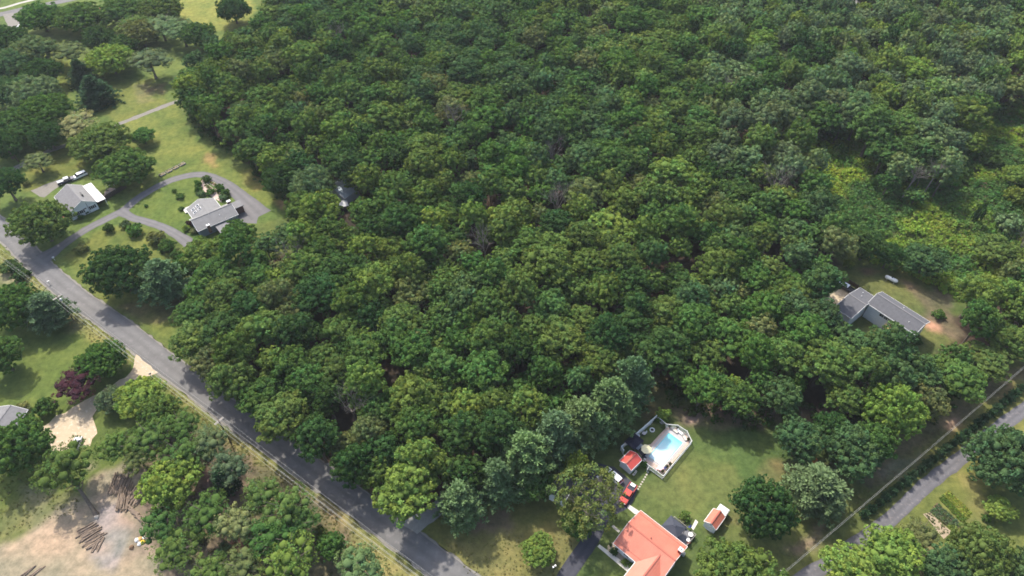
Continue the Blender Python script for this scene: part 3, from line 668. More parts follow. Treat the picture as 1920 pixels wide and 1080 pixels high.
# flat white porch roof on posts along the far side
py0, py1 = (W2 + .02, W2 + 2.9) if low_is_y0 else (-2.9, -.02)
pr = MB(); pr.box(.1, L2 - .1, py0, py1, 2.62, 2.78); pr.build('porch_roof', M['roof_white'], wh)
for x in (.4, L2 / 2, L2 - .4):
    for yv in ((py1 - .25) if low_is_y0 else (py0 + .25),):
        q = MB(); q.box(x - .07, x + .07, yv - .07, yv + .07, 0, 2.62); q.build('porch_post', M['white'], wh)
st = MB(); st.box(L2 * .5, L2 * .75, -1.6 if low_is_y0 else W2 + .05, -.05 if low_is_y0 else W2 + 1.6, 0, .35); st.build('front_step', M['brick_red'], wh)

# --- grey house inside the driveway loop
o_, a_, L3, W3 = frame3((371, 434.5), (447, 402.5), (359.5, 416.3), 3.1)
W3 = max(W3, 7.6)
gh = empty('house', o_, a_, 'rambling grey house with skylights and brick chimneys inside the driveway loop', 'house')
front0 = to_local(gh, (371, 434.5), 3.1)[1] < W3 / 2
def fy(v): return v if front0 else W3 - v
zg = gable(gh, L3, W3, 3.1, 5.0, M['blue_siding'], M['shingle_pale'], over=.35, ry=.56 if front0 else .44)
for u in (L3 * .62, L3 * .72, L3 * .88): opening(gh, 'y0' if front0 else 'y1', u, 1.7, .8, 1.1, L3, W3, .35)
lf = 'x0' if to_local(gh, (367, 425), 3)[0] < L3 / 2 else 'x1'
opening(gh, lf, W3 * .5, 1.9, 1.2, 1.2, L3, W3, .35)
# wing towards the far side
wa = to_local(gh, (352.9, 398.5), 3.0); wb = to_local(gh, (401, 371.8), 3.0)
wx0, wx1 = min(wa[0], wb[0]), max(wa[0], wb[0]); wfar = max(wa[1], wb[1]) if front0 else min(wa[1], wb[1])
wx0 = max(wx0, -1.0)
wlen = abs(wfar - (W3 * .5))
gable(gh, wlen, wx1 - wx0, 3.0, 4.9, M['blue_siding'], M['shingle_pale'], over=.35, x0=wx0, y0=(W3 * .5 if front0 else W3 * .5 - wlen), axis=1, roof2=M['shingle_pale'])
# skylights on the left slope of the wing
wr = wx0 + (wx1 - wx0) * .5
sl = (4.9 - 3.0) / (wr - wx0)
for k in range(2):
    for j in range(2):
        sx = wx0 + (wr - wx0) * (.34 + .36 * j); sy = (W3 + 1.6 + k * 1.9) if front0 else (-1.6 - k * 1.9)
        sgn = 1
        a = Vector((sx - .55, sy, 3.0 + (sx - .55 - wx0) * sl + .24)); b = Vector((sx + .55, sy, 3.0 + (sx + .55 - wx0) * sl + .24))
        s1 = MB(); s1.bar(a, b, 1.0, .10, up=(-sl, 0, 1)); f_ = s1.build('skylight', M['white'], gh)
        s2 = MB(); a2 = a + (b - a) * .12 + Vector((0, 0, .04)); b2 = b - (b - a) * .12 + Vector((0, 0, .04)); s2.bar(a2, b2, .78, .08, up=(-sl, 0, 1)); s2.build('pane', M['glass'], f_)
# small extension at the garage end, chimneys, low front roof, patio
ext_a = L3 if lf == 'x0' else -3.2
ex = MB(); ex.box(ext_a, ext_a + 3.2, fy(W3 * .55) if front0 else fy(W3 * .95), fy(W3 * .95) if front0 else fy(W3 * .55), 0, 2.8); ex.build('garage_extension', M['brick_brown'], gh)
exr = MB(); exr.box(ext_a - .05, ext_a + 3.5, (fy(W3 * .5) if front0 else fy(W3)), (fy(W3) if front0 else fy(W3 * .5)), 2.8, 3.0); exr.build('extension_roof', M['shingle_grey'], gh)
c2 = to_local(gh, (391.5, 426), 4.6); chimney(gh, c2[0], c2[1], 2.5, 5.5, .9, .7, M['brick_brown'])
c3 = to_local(gh, (428.5, 378), 5.0); chimney(gh, c3[0], c3[1], 2.5, 5.2, 1.1, .8, M['brick_brown'])
v1 = to_local(gh, (411.5, 402.5), 4.4); vent(gh, v1[0], v1[1], zg(min(max(v1[1], 0), W3)), .1, .4)
v1 = to_local(gh, (422, 406), 4.2); vent(gh, v1[0], v1[1], zg(min(max(v1[1], 0), W3)), .1, .35, M['steel'])
la = to_local(gh, (407, 429), 2.6); lb = to_local(gh, (428, 447), 2.6)
lx0, lx1 = sorted((la[0], lb[0])); ly0, ly1 = sorted((fy(-.05), fy(-5.2)))
lr = MB(); lr.box(lx0, max(lx1, lx0 + 4.2), ly0, ly1, 2.45, 2.62); lr.build('carport_roof', M['shingle_grey'], gh)
for px_, py_ in ((lx0 + .2, ly0 + .2 if front0 else ly1 - .2), (max(lx1, lx0 + 4.2) - .2, ly0 + .2 if front0 else ly1 - .2)):
    q = MB(); q.box(px_ - .07, px_ + .07, py_ - .07, py_ + .07, 0, 2.45); q.build('carport_post', M['white'], gh)
pt = to_local(gh, (357, 391), .3); t_ = MB(); t_.box(pt[0] - 2.2, pt[0] + 1.6, pt[1] - 1.4, pt[1] + 1.4, .02, .4); t_.build('terrace', M['concrete_bright'], gh)

# --- grey split-level house in the clearing on the right
zE = 5.4
o_, a_, L4, W4 = frame3((1626, 569.4), (1715.6, 627.8), (1652.4, 546.5), zE)
sh = empty('house', o_, a_, 'long dark-roofed white house with wooden porch deck in the clearing on the right', 'house')
f0 = to_local(sh, (1626, 569.4), zE)[1] < W4 / 2
def gy(v): return v if f0 else W4 - v
zs = gable(sh, L4, W4, zE, zE + 1.7, M['white_siding'], M['shingle_mid'], roof2=M['shingle_mid'], over=.4, cap=M['shingle_grey'])
fs = 'y0' if f0 else 'y1'
gar_low = to_local(sh, (1626, 569.4), zE)[0] < L4 / 2      # the garage stands at the low-x end
def gxx(f): return L4 * (f if gar_low else 1 - f)
for f, w_ in ((.33, 1.3), (.41, 1.3), (.48, .7), (.68, 1.3), (.84, 1.6)): opening(sh, fs, gxx(f), zE - 1.1, w_, .95, L4, W4, .4, shutters=M['canvas_navy'] if w_ > 1.5 else None)
for f in (.70, .86): opening(sh, fs, gxx(f), 1.6, .9, .7, L4, W4, .4)
opening(sh, fs, gxx(.57), zE - 1.55, 1.0, 2.0, L4, W4, .4, kind='door', fill=M['brick_red'], label='dark red front door')
dk = MB(); da, db = sorted((gxx(.48), gxx(.62))); ya_, yb_ = sorted((gy(.38), gy(-1.7)))
dk.box(da, db, ya_, yb_, zE - 2.75, zE - 2.6); dk.build('porch_deck', M['wood_new'], sh)
rl = MB(); yo = gy(-1.62); zt = zE - 1.65
rl.bar((da, yo, zt), (db, yo, zt), .1, .08); rl.bar((da, gy(.3), zt), (da, yo, zt), .1, .08); rl.bar((db, gy(.3), zt), (db, yo, zt), .1, .08)
k = 0
while da + .05 + k * .3 < db: rl.box(da + k * .3, da + .05 + k * .3, yo - .025, yo + .025, zE - 2.6, zt); k += 1
rl.build('railing', M['wood'], sh)
for x in (da + .1, db - .1): q = MB(); q.box(x - .08, x + .08, yo - .08, yo + .08, 0, zE - 2.75); q.build('deck_post', M['wood'], sh)
v1 = to_local(sh, (1703.5, 604.5), zE + .9); vent(sh, v1[0], v1[1], zs(min(max(v1[1], 0), W4)), .1, .5)
v1 = to_local(sh, (1693, 579), zE + .7); vent(sh, v1[0], v1[1], zs(min(max(v1[1], 0), W4)), .1, .4)
# garage wing
ga = to_local(sh, (1612.8, 539.6), zE - .9); gb = to_local(sh, (1592.8, 552.2), zE + .5)
ge = ga[0] if not gar_low else ga[0]
gx0, gx1 = (ge, 0.35) if gar_low else (L4 - .35, ge)
yb0 = ga[1]; ridge_y = gb[1]; Wg = abs(yb0 - ridge_y) * 2
gy0 = yb0 - Wg if f0 else yb0
gable(sh, gx1 - gx0, Wg, zE - .9, zE + .5, M['white_siding'], M['shingle_mid'], x0=gx0, y0=gy0, over=.3, cap=M['shingle_grey'])
v1 = to_local(sh, (1615, 556), zE + .2); vent(sh, v1[0], v1[1], zE + .0, .1, .5); v1 = to_local(sh, (1618, 549), zE); vent(sh, v1[0], v1[1], zE - .3, .1, .5)

# --- pool shed
o_, a_, L5, W5 = frame3((1161.4, 864.3), (1181.5, 845), (1182.8, 883), 2.3)
ps = empty('pool_shed', o_, a_, 'small white shed with red roof at the corner of the pool yard', 'shed')
gable(ps, L5, W5, 2.3, 3.3, M['white_siding'], M['roof_red_deep'], over=.2, cap=M['trim_pink'])
opening(ps, 'y0', L5 * .5, 1.05, .9, 1.95, L5, W5, .2, kind='door', fill=M['white']); opening(ps, 'y1', L5 * .5, 1.3, .7, .6, L5, W5, .2)
# --- garden shed
o_, a_, L6, W6 = frame3((1337.7, 954), (1320, 978), (1359.6, 969.6), 2.2)
gs = empty('garden_shed', o_, a_, 'white shed with two-tone red roof standing alone on the lawn', 'shed')
gable(gs, L6, W6, 2.2, 3.3, M['white_siding'], M['roof_red'], over=.15, roof2=M['roof_red'], cap=M['trim_pink'])
opening(gs, 'x0', W6 * .5, 1.05, 1.5, 1.95, L6, W6, .15, kind='door', fill=M['white'])
opening(gs, 'x1', W6 * .5, 1.05, 1.5, 1.95, L6, W6, .15, kind='door', fill=M['white'])
# --- white utility trailer behind it
tq = [P(*p, 2.0) for p in ((1351, 944.6), (1369, 957), (1358.8, 969.2), (1342.5, 956.2))]
ctr = sum(tq, Vector()) / 4; ang = math.atan2(tq[1].y - tq[0].y, tq[1].x - tq[0].x); tl = (tq[1] - tq[0]).length; tw = (tq[2] - tq[1]).length
tr = empty('box_trailer', (ctr.x, ctr.y, 0), ang, 'flat-topped white box trailer parked tight behind the garden shed', 'trailer')
b_ = MB(); b_.box(-tl / 2, tl / 2, -tw / 2, tw / 2, .5, 2.0); b_.build('body', M['white'], tr, bevel=.05)
b_ = MB(); b_.box(-tl / 2 + .1, tl / 2 - .1, -tw / 2 + .1, tw / 2 - .1, 2.0, 2.06); b_.build('top_panel', M['roof_white'], tr)
for sx in (-1, 1):
    w_ = MB(); w_.tube([(sx * .0, sx * (tw / 2 - .02), .33), (0, sx * (tw / 2 + .16), .33)], .33, 12); w_.build('wheel', M['rubber'], tr)
b_ = MB(); b_.bar((-tl / 2, 0, .45), (-tl / 2 - .8, 0, .45), .1, .1); b_.build('tow_bar', M['steel'], tr)

# --- grey garage under the dying tree
o_, a_, L7, W7 = frame3((1032.5, 917.5), (1050, 889), (1059, 940), 2.6)
gg = empty('garage', o_, a_, 'pale gabled garage with dark roof half hidden by the sparse grey tree', 'garage')
gable(gg, max(L7, 6), W7, 2.6, 4.0, M['white_siding'], M['shingle_dark'], over=.25)
opening(gg, 'x0', W7 * .5, 1.05, 2.4, 2.1, max(L7, 6), W7, .25, kind='door', fill=M['white'])
# --- outbuilding with bright metal roof inside the wood
o_, a_, L8, W8 = frame3((612, 352), (640, 335), (628, 384), 3.0)
ob = empty('outbuilding', o_, a_, 'shiny metal-roofed outbuilding glimpsed through trees inside the wood', 'outbuilding')
gable(ob, L8, W8, 3.0, 4.2, M['white_siding'], mat('galvanised_roof', (0.46, 0.52, 0.56), 0.35, (0.36, 0.42, 0.46), 1, metal=.3), over=.3)
opening(ob, 'y0', L8 * .5, 1.1, 2.4, 2.2, L8, W8, .3, kind='door', fill=M['white'])
cp = P(641, 382, 2.2); cn = empty('canopy_tent', (cp.x, cp.y, 0), .4, 'white canopy tent in the gap beside the metal-roofed outbuilding', 'tent')
m = MB(); m.add([(-2, -1.7, 2.1), (2, -1.7, 2.1), (2, 1.7, 2.1), (-2, 1.7, 2.1), (0, 0, 3.0)], [(0, 1, 4), (1, 2, 4), (2, 3, 4), (3, 0, 4), (3, 2, 1, 0)]); m.build('cover', M['white'], cn)
for x in (-1.9, 1.9):
    for y in (-1.6, 1.6): q = MB(); q.cyl(x, y, 0, 2.1, .04, n=6); q.build('leg', M['steel'], cn)
# --- house partly in frame at the lower left
o_, a_, L9, W9 = frame3((-30, 800), (-2, 763), (31, 781), 3.0)
lh = empty('house', o_, a_, 'grey-roofed house cut off by the left edge beside the tan gravel drive', 'house')
L9, W9 = max(L9, 9), max(W9, 8)
gable(lh, L9, W9, 3.0, 4.3, M['wood'], M['shingle_grey'], over=.35)
opening(lh, 'x0', W9 * .5, 1.6, 1.2, 1.1, L9, W9, .35); opening(lh, 'y0', L9 * .5, 1.6, 1.2, 1.1, L9, W9, .35); opening(lh, 'x1', W9 * .5, 1.6, 1.2, 1.1, L9, W9, .35)
pc = P(35, 790, 2.4); l9 = to_local(lh, (36, 790), 2.4)
q = MB(); q.box(l9[0] - 1.6, l9[0] + 1.6, l9[1] - 1.6, l9[1] + 1.6, 2.3, 2.45); q.build('porch_roof', M['shingle_pale'], lh)
# --- far building behind the trees at the top right and the brown roof at the top left
for px, lab, rm, s_ in (((1600, 8), 'far pale roofed house peeping over the treetops at the top edge', M['roof_white'], 9), ((187, 26), 'brown roofed house glimpsed between trees at the top left', M['trim_pink'], 10)):
    p = P(*px, 3.0); fh = empty('house', (p.x - 4, p.y - 3, 0), .5, lab, 'house')
    gable(fh, s_, 7, 2.8, 4.6, M['white_siding'], rm, over=.3); opening(fh, 'y0', 3, 1.6, 1.2, 1.1, s_, 7, .3); opening(fh, 'y0', 6, 1.6, 1.2, 1.1, s_, 7, .3)

# ---------------------------------------------------------------- vehicles
def wheels(root, xs, half, r=.36):
    for x in xs:
        for s in (-1, 1):
            t = MB(); t.tube([(x, s * (half - .24), r), (x, s * (half - .01), r)], r, 14); w = t.build('wheel', M['rubber'], root)
            h = MB(); h.tube([(x, s * (half - .02), r), (x, s * (half + .012), r)], r * .6, 10); h.build('rim', M['steel'], w)
def lamps(root, L_, half, zf=.78):
    for s in (-1, 1):
        a = MB(); a.box(L_ / 2 - .05, L_ / 2 + .03, s * (half - .32) - .17, s * (half - .32) + .17, zf - .09, zf + .09); a.build('headlight', M['lamp'], root)
        a = MB(); a.box(-L_ / 2 - .03, -L_ / 2 + .05, s * (half - .22) - .12, s * (half - .22) + .12, zf, zf + .25); a.build('tail_light', M['roof_red_deep'], root)
    for s in (-1, 1):
        a = MB(); a.box(.75, .95, s * (half + .02), s * (half + .22), 1.05, 1.2) if s > 0 else a.box(.75, .95, -half - .22, -half - .02, 1.05, 1.2); a.build('wing_mirror', M['black'], root)
def suv(px, head, paint, label, L_=4.7, group=None, z=0.02):
    p = P(*px, .8); r = empty('parked_car', (p.x, p.y, z), head, label, 'car', group); h = .93
    b = MB(); b.side([(-L_ / 2, .35), (L_ / 2, .35), (L_ / 2 + .02, .72), (L_ / 2 - .12, .95), (L_ / 2 - 1.15, 1.08), (-L_ / 2 + .05, 1.08)], -h, h); b.build('body', paint, r, smooth=False, bevel=.07)
    g = MB(); g.side([(L_ / 2 - 1.10, 1.06), (L_ / 2 - 1.75, 1.62), (-L_ / 2 + .38, 1.64), (-L_ / 2 + .06, 1.06)], -h + .05, h - .05, inset=.16, zin=1.3); g.build('window_band', M['glass'], r)
    t = MB(); t.add([(L_ / 2 - 1.78, -h + .17, 1.60), (L_ / 2 - 1.78, h - .17, 1.60), (-L_ / 2 + .34, h - .17, 1.62), (-L_ / 2 + .34, -h + .17, 1.62), (L_ / 2 - 1.86, -h + .24, 1.70), (L_ / 2 - 1.86, h - .24, 1.70), (-L_ / 2 + .42, h - .24, 1.72), (-L_ / 2 + .42, -h + .24, 1.72)],
              [(0, 1, 2, 3), (7, 6, 5, 4), (0, 4, 5, 1), (1, 5, 6, 2), (2, 6, 7, 3), (3, 7, 4, 0)]); t.build('roof_panel', paint, r)
    for x0 in (L_ / 2 - 2.55, -L_ / 2 + 1.15):
        q = MB()
        for s in (-1, 1): q.bar((x0, s * (h - .045), 1.06), (x0 - .02, s * (h - .19), 1.63), .10, .03, up=(0, s, 0))
        q.build('door_pillar', paint, r)
    wheels(r, (L_ / 2 - .9, -L_ / 2 + .95), h); lamps(r, L_, h); return r
def pickup(px, head, paint, label, bed=None, cab=None, L_=5.6, load=None, hood=None, group=None):
    p = P(*px, .8); r = empty('pickup_truck', (p.x, p.y, .02), head, label, 'pickup truck', group); h = .98; x = L_ / 2
    b = MB(); b.side([(-x, .42), (x, .42), (x, .85), (x - .1, 1.02), (x - 1.3, 1.12), (x - 1.3, .9), (-x, .9)], -h, h); b.build('body', paint, r, bevel=.05)
    hd = MB(); hd.box(x - 1.28, x - .12, -h + .12, h - .12, 1.05, 1.12, .03); hd.build('bonnet', hood or paint, r)
    g = MB(); g.side([(x - 1.25, 1.05), (x - 1.85, 1.68), (-.55, 1.70), (-.75, 1.05)], -h + .05, h - .05, inset=.15, zin=1.3); g.build('window_band', M['glass'], r)
    c = MB(); c.box(-.62, x - 1.82, -h + .16, h - .16, 1.68, 1.78, .06); c.build('cab_roof', cab or paint, r)
    for s in (-1, 1):
        w = MB(); w.box(-x, -.78, s * h - (.12 if s > 0 else 0), s * h + (0 if s > 0 else .12), .9, 1.28); w.build('bed_side', paint, r)
    w = MB(); w.box(-x, -x + .08, -h + .12, h - .12, .9, 1.26); w.build('tailgate', paint, r)
    w = MB(); w.box(-x + .08, -.80, -h + .12, h - .12, .88, .96 if not bed else 1.18); w.build('bed_cover' if bed else 'bed_floor', bed or M['black'], r)
    if load:
        w = MB(); w.box(-x + .15, -x + .95, -.6, .6, .96, 1.6); w.build('bed_toolbox', load, r, bevel=.04)
    wheels(r, (x - .95, -x + 1.05), h, .40); lamps(r, L_, h, .85); return r
def heading(a, b, z=.8):
    p, q = P(*a, z), P(*b, z); return math.atan2(q.y - p.y, q.x - p.x)
suv((1150.5, 892.5), heading((1163, 904), (1138, 881)), M['car_white'], 'white estate car parked on the dark asphalt near the pool shed', 4.9)
pickup((1177.5, 925.5), heading((1188, 910), (1168, 941)), M['car_red'], 'red pickup truck with grey bed parked below the white car', bed=M['canvas_dark'], load=M['white'])
suv((149, 328.5), heading((160, 324), (137, 334)), M['car_white'], 'white suv parked on the grass behind the white house', 5.1)
pickup((123.5, 338), heading((112, 342), (135, 334)), M['car_navy'], 'dark navy pickup with silver bed cover parked beside the white suv', bed=M['car_silver'], cab=M['car_silver'], L_=5.8)
pickup((1586.5, 539), heading((1600, 547), (1573, 531)), M['car_black'], 'black pickup with white cab roof parked against the retaining wall', cab=M['car_white'], hood=M['car_white'], L_=5.7)
suv((142, 834), heading((138, 846), (147, 824)), M['car_silver'], 'pale silver car at the end of the tan gravel drive', 4.6)
suv((39, 50), heading((30, 58), (44, 44)), M['car_white'], 'white car at the far parking lot in the top left corner', 4.8)
p = P(1124, 894, .6); o = empty('garden_cart', (p.x, p.y, .02), .6, 'grey covered cart on the asphalt between garage and white car', 'cart')
t = MB(); t.box(-.7, .7, -.45, .45, .35, .8); t.build('body', M['car_silver'], o, bevel=.04); t = MB(); t.tube([(0, -.5, .25), (0, .5, .25)], .25, 10); t.build('wheel', M['rubber'], o)

# propane tank
a, b = P(1664.5, 520, .9), P(1678.5, 526.5, .9); d = (b - a).normalized(); ln = 3.9
pk = empty('propane_tank', ((a.x + b.x) / 2, (a.y + b.y) / 2, 0), math.atan2(d.y, d.x), 'long white propane tank lying on the grass behind the dark-roofed house', 'gas tank')
t = MB(); xs = [-ln / 2, -ln / 2 + .12, -ln / 2 + .35, -ln / 2 + .6, ln / 2 - .6, ln / 2 - .35, ln / 2 - .12, ln / 2]; rs = [.08, .34, .52, .6, .6, .52, .34, .08]
t.tube([(x, 0, .95) for x in xs], rs, 16); t.build('tank', M['white'], pk, smooth=True)
t = MB(); t.cyl(0, 0, 1.5, 1.75, .2); t.build('valve_dome', M['black'], pk)
for x in (-1.1, 1.1): t = MB(); t.box(x - .12, x + .12, -.45, .45, 0, .55); t.build('foot', M['concrete'], pk)
# retaining wall of sleepers behind the pickup
a, b = P(1576, 521), P(1608, 541.5); d = (b - a); Lw = d.length
rw = empty('retaining_wall', a, math.atan2(d.y, d.x), 'dark timber retaining wall behind the black pickup', 'wall')
for k in range(5): t = MB(); t.box(0, Lw, -.12, .12, k * .25 + .005, k * .25 + .24); t.build('sleeper', M['wood'] if k % 2 else M['wood_fence'], rw)
for k in range(5): t = MB(); x = .4 + k * (Lw - .8) / 4; t.box(x - .1, x + .1, .13, .33, 0, 1.4); t.build('post', M['wood_fence'], rw)

# ---------------------------------------------------------------- pool yard
FP = [(1231.4, 779.5), (1249.5, 795), (1270.9, 797), (1288.4, 808), (1297.4, 826.7), (1243.7, 892.2), (1217.8, 873)]
fw = [P(*p, 1.5) for p in FP]
fn = empty('pool_fence', (fw[0].x, fw[0].y, 0), 0, 'low white vinyl fence wrapping the right side of the pool', 'fence')
def fence_run(root, pts, h, panel, m, post=.07, kind='rail', name='panel'):
    o = Vector((root.location.x, root.location.y, 0))
    for a, b in zip(pts[:-1], pts[1:]):
        a = Vector((a[0], a[1], 0)) - o; b = Vector((b[0], b[1], 0)) - o
        n = max(1, round((b - a).length / panel))
        for k in range(n):
            p, q = a + (b - a) * k / n, a + (b - a) * (k + 1) / n; w = MB()
            if kind == 'rail':
                for z in (.12, h - .06): w.bar(p + Vector((0, 0, z)), q + Vector((0, 0, z)), .10, .12)
                c = max(3, int((q - p).length / .22))
                for j in range(1, c):
                    s = p + (q - p) * j / c; w.bar(s + Vector((0, 0, .1)), s + Vector((0, 0, h - .1)), .10, .03, up=(q - p).normalized().cross(Vector((0, 0, 1))))
            else:
                w.bar(p + Vector((0, 0, h / 2)), q + Vector((0, 0, h / 2)), .06, h - .1); w.bar(p + Vector((0, 0, h - .02)), q + Vector((0, 0, h - .02)), .16, .10)
            w.build(name, m, root)
            t = MB(); t.box(p.x - post, p.x + post, p.y - post, p.y + post, 0, h + .12); t.build('post', m, root)
    e = Vector((pts[-1][0], pts[-1][1], 0)) - o; t = MB(); t.box(e.x - post, e.x + post, e.y - post, e.y + post, 0, h + .12); t.build('post', m, root)
fence_run(fn, fw, 1.5, 2.4, M['white'])
# tall solid privacy fence on the wood side
pw = [P(*p, 1.9) for p in ((1231.4, 779), (1165.5, 836.5), (1169.5, 844))]
pf = empty('privacy_fence', (pw[0].x, pw[0].y, 0), 0, 'tall solid white privacy fence between the pool yard and the pines', 'fence')
fence_run(pf, pw, 1.9, 2.4, M['white'], kind='solid', post=.11)
gt = [P(*p, 1.4) for p in ((1206.5, 863.5), (1217.8, 873))]
g_ = empty('pool_gate', (gt[0].x, gt[0].y, 0), 0, 'short white gate section between the pool shed and the fence', 'gate')
fence_run(g_, gt, 1.4, 3, M['white'])
go = MB(); q0 = gt[1]; q1 = P(1213.5, 880, 1.4); go.bar(Vector((q0.x - gt[0].x, q0.y - gt[0].y, .75)), Vector((q1.x - gt[0].x, q1.y - gt[0].y, .75)), .08, 1.2); go.build('gate_leaf', M['white'], g_)

patch('pool_surround', [(1250, 800), (1270, 803), (1287, 813), (1294, 829), (1243, 890), (1219, 873), (1208, 864), (1196, 846), (1207, 836), (1220, 833), (1247, 804)], M['paver'], .04, seed=30, rough=.02)
patch('pool_apron', [(1252, 806), (1262, 804), (1275, 809), (1287, 822), (1287.5, 829), (1245, 879), (1216, 862), (1208, 853), (1213, 848)], M['pool_deck'], .048, seed=31, rough=.01)
patch('yard_paving', [(1196, 846), (1208, 862), (1214, 858), (1211, 848), (1222, 838), (1216, 834), (1204, 838), (1190, 826), (1184, 836)], M['asphalt_dark'], .044, seed=32, rough=.02)
pool_px = [(1253.8, 811.5), (1280.2, 830.5), (1243.5, 874), (1216, 856)]
pwp = [P(*p, 0.05) for p in pool_px]; pc_ = sum(pwp, Vector()) / 4
sp = empty('swimming_pool', (pc_.x, pc_.y, 0), 0, 'rectangular turquoise swimming pool with pale rim', 'swimming pool')
def ring(name, pts, c, wout, win, z0, z1, m, parent):
    out = []; inn = []
    n = len(pts)
    for i in range(n):
        p = pts[i] - c; d1 = (pts[i] - pts[i - 1]).normalized(); d2 = (pts[(i + 1) % n] - pts[i]).normalized()
        bis = (d1 - d2); bis.z = 0; bis.normalize(); s = -1 if bis.dot(p) < 0 else 1
        out.append(p + bis * s * wout); inn.append(p - bis * s * win)
    mb = MB()
    for i in range(n):
        j = (i + 1) % n
        q = [inn[i], out[i], out[j], inn[j]]
        mb.add([(v.x, v.y, z0) for v in q] + [(v.x, v.y, z1) for v in q], [(0, 1, 2, 3), (7, 6, 5, 4), (0, 4, 5, 1), (1, 5, 6, 2), (2, 6, 7, 3), (3, 7, 4, 0)])
    return mb.build(name, m, parent)
ring('coping', pwp, pc_, .35, .0, .05, .14, M['concrete_bright'], sp)
ring('liner_edge', pwp, pc_, .0, .22, .045, .075, M['pool_liner'], sp)
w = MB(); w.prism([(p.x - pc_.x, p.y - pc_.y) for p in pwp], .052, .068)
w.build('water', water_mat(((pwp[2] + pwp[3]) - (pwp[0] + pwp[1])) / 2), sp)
ld = MB(); lp = P(1262, 846, .1) - pc_
far = (pwp[0] + pwp[1]) / 2 - pc_
for s in (-.25, .25):
    q = pwp[3] - pc_; u = (pwp[0] - pwp[3]).normalized(); vv = (pwp[2] - pwp[3]).normalized(); c0 = q + u * (2.2 + s)
    ld.tube([c0 - vv * .5 + Vector((0, 0, .1)), c0 - vv * .3 + Vector((0, 0, .75)), c0 + vv * .2 + Vector((0, 0, .8)), c0 + vv * .35 + Vector((0, 0, .07))], .03, 6)
ld.build('ladder', M['steel'], sp)

def umbrella(px, r, h, m, label, n=8, tilt=0.0):
    p = P(*px, h); o = empty('parasol', (p.x, p.y, 0), .2, label, 'parasol')
    c = MB(); vs = [(r * math.cos(2 * math.pi * k / n), r * math.sin(2 * math.pi * k / n), h - .35) for k in range(n)] + [(0, 0, h + .15)]
    c.add(vs, [(k, (k + 1) % n, n) for k in range(n)]); c.add([(v[0], v[1], v[2] - .12) for v in vs[:n]] + vs[:n], [(k, (k + 1) % n, n + (k + 1) % n, n + k) for k in range(n)]); c.build('canopy', m, o)
    t = MB(); t.cyl(0, 0, .1, h + .1, .03, n=8); t.build('pole', M['steel'], o)
    t = MB(); t.cyl(0, 0, .05, .14, .35, .3); t.build('base', M['concrete'], o)
    for k in range(n):
        t = MB(); a = 2 * math.pi * k / n; t.bar((0, 0, h + .08), (r * .97 * math.cos(a), r * .97 * math.sin(a), h - .38), .03, .03); t.build('rib', M['wood_grey'], o)
umbrella((1212.5, 840.5), 1.35, 2.5, M['cream'], 'cream octagonal parasol open beside the pool')
def round_table(px, r, m, label, h=.72, cat='table', name='garden_table', zb=.05):
    p = P(*px, h); o = empty(name, (p.x, p.y, zb), 0, label, cat)
    t = MB(); t.cyl(0, 0, h - .05, h, r, n=20); t.build('table_top', m, o)
    for k in range(3): a = 2.1 * k; q = MB(); q.bar((.1 * math.cos(a), .1 * math.sin(a), h - .05), (r * .7 * math.cos(a), r * .7 * math.sin(a), 0), .05, .05); q.build('leg', M['steel'], o)
    return o
def chair(px, head, m, label, group=None, zb=.05, cat='chair', name='garden_chair', h=.42, back=.5, w=.5):
    p = P(*px, h); o = empty(name, (p.x, p.y, zb), head, label, cat, group)
    t = MB(); t.box(-w / 2, w / 2, -w / 2, w / 2, h - .05, h); t.build('seat', m, o)
    t = MB(); t.add([(-w / 2, -w / 2, h), (-w / 2, w / 2, h), (-w / 2 - .14, w / 2, h + back), (-w / 2 - .14, -w / 2, h + back), (-w / 2 + .05, -w / 2, h), (-w / 2 + .05, w / 2, h), (-w / 2 - .09, w / 2, h + back), (-w / 2 - .09, -w / 2, h + back)],
                   [(0, 1, 2, 3), (7, 6, 5, 4), (0, 4, 5, 1), (1, 5, 6, 2), (2, 6, 7, 3), (3, 7, 4, 0)]); t.build('backrest', m, o)
    for sx in (-1, 1):
        for sy in (-1, 1): q = MB(); q.box(sx * (w / 2 - .05) - .02, sx * (w / 2 - .05) + .02, sy * (w / 2 - .05) - .02, sy * (w / 2 - .05) + .02, 0, h - .05); q.build('leg', m, o)
    return o
def lounger(px, head, label, m=None):
    m = m or M['white']
    p = P(*px, .4); o = empty('sun_lounger', (p.x, p.y, .05), head, label, 'sun lounger')
    t = MB(); t.box(-.9, .45, -.33, .33, .30, .38); t.build('bed', m, o)
    t = MB(); t.add([(.45, -.33, .30), (.45, .33, .30), (1.0, .33, .72), (1.0, -.33, .72), (.42, -.33, .38), (.42, .33, .38), (.96, .33, .80), (.96, -.33, .80)],
                   [(0, 1, 2, 3), (7, 6, 5, 4), (0, 4, 5, 1), (1, 5, 6, 2), (2, 6, 7, 3), (3, 7, 4, 0)]); t.build('backrest', m, o)
    for x in (-.8, .35):
        for y in (-.28, .28): q = MB(); q.box(x - .03, x + .03, y - .03, y + .03, 0, .30); q.build('leg', m, o)
lounger((1275.5, 810.5), 2.3, 'white sun lounger at the far end of the pool, middle of three')
lounger((1265.5, 807), 2.3, 'white sun lounger at the far end of the pool, nearest the fence bend', M['concrete_bright'])
lounger((1283.5, 820), 1.9, 'pale sun lounger by the pool corner with the angled fence', M['concrete_bright'])
round_table((1238.5, 877), .75, M['pink'], 'pale pink round table at the near end of the pool')
chair((1246.5, 877.5), 3.6, M['blue'], 'dark blue chair beside the pink round table', zb=.05)
chair((1230.5, 879), .4, M['pink'], 'pink chair beside the pink round table', zb=.05)
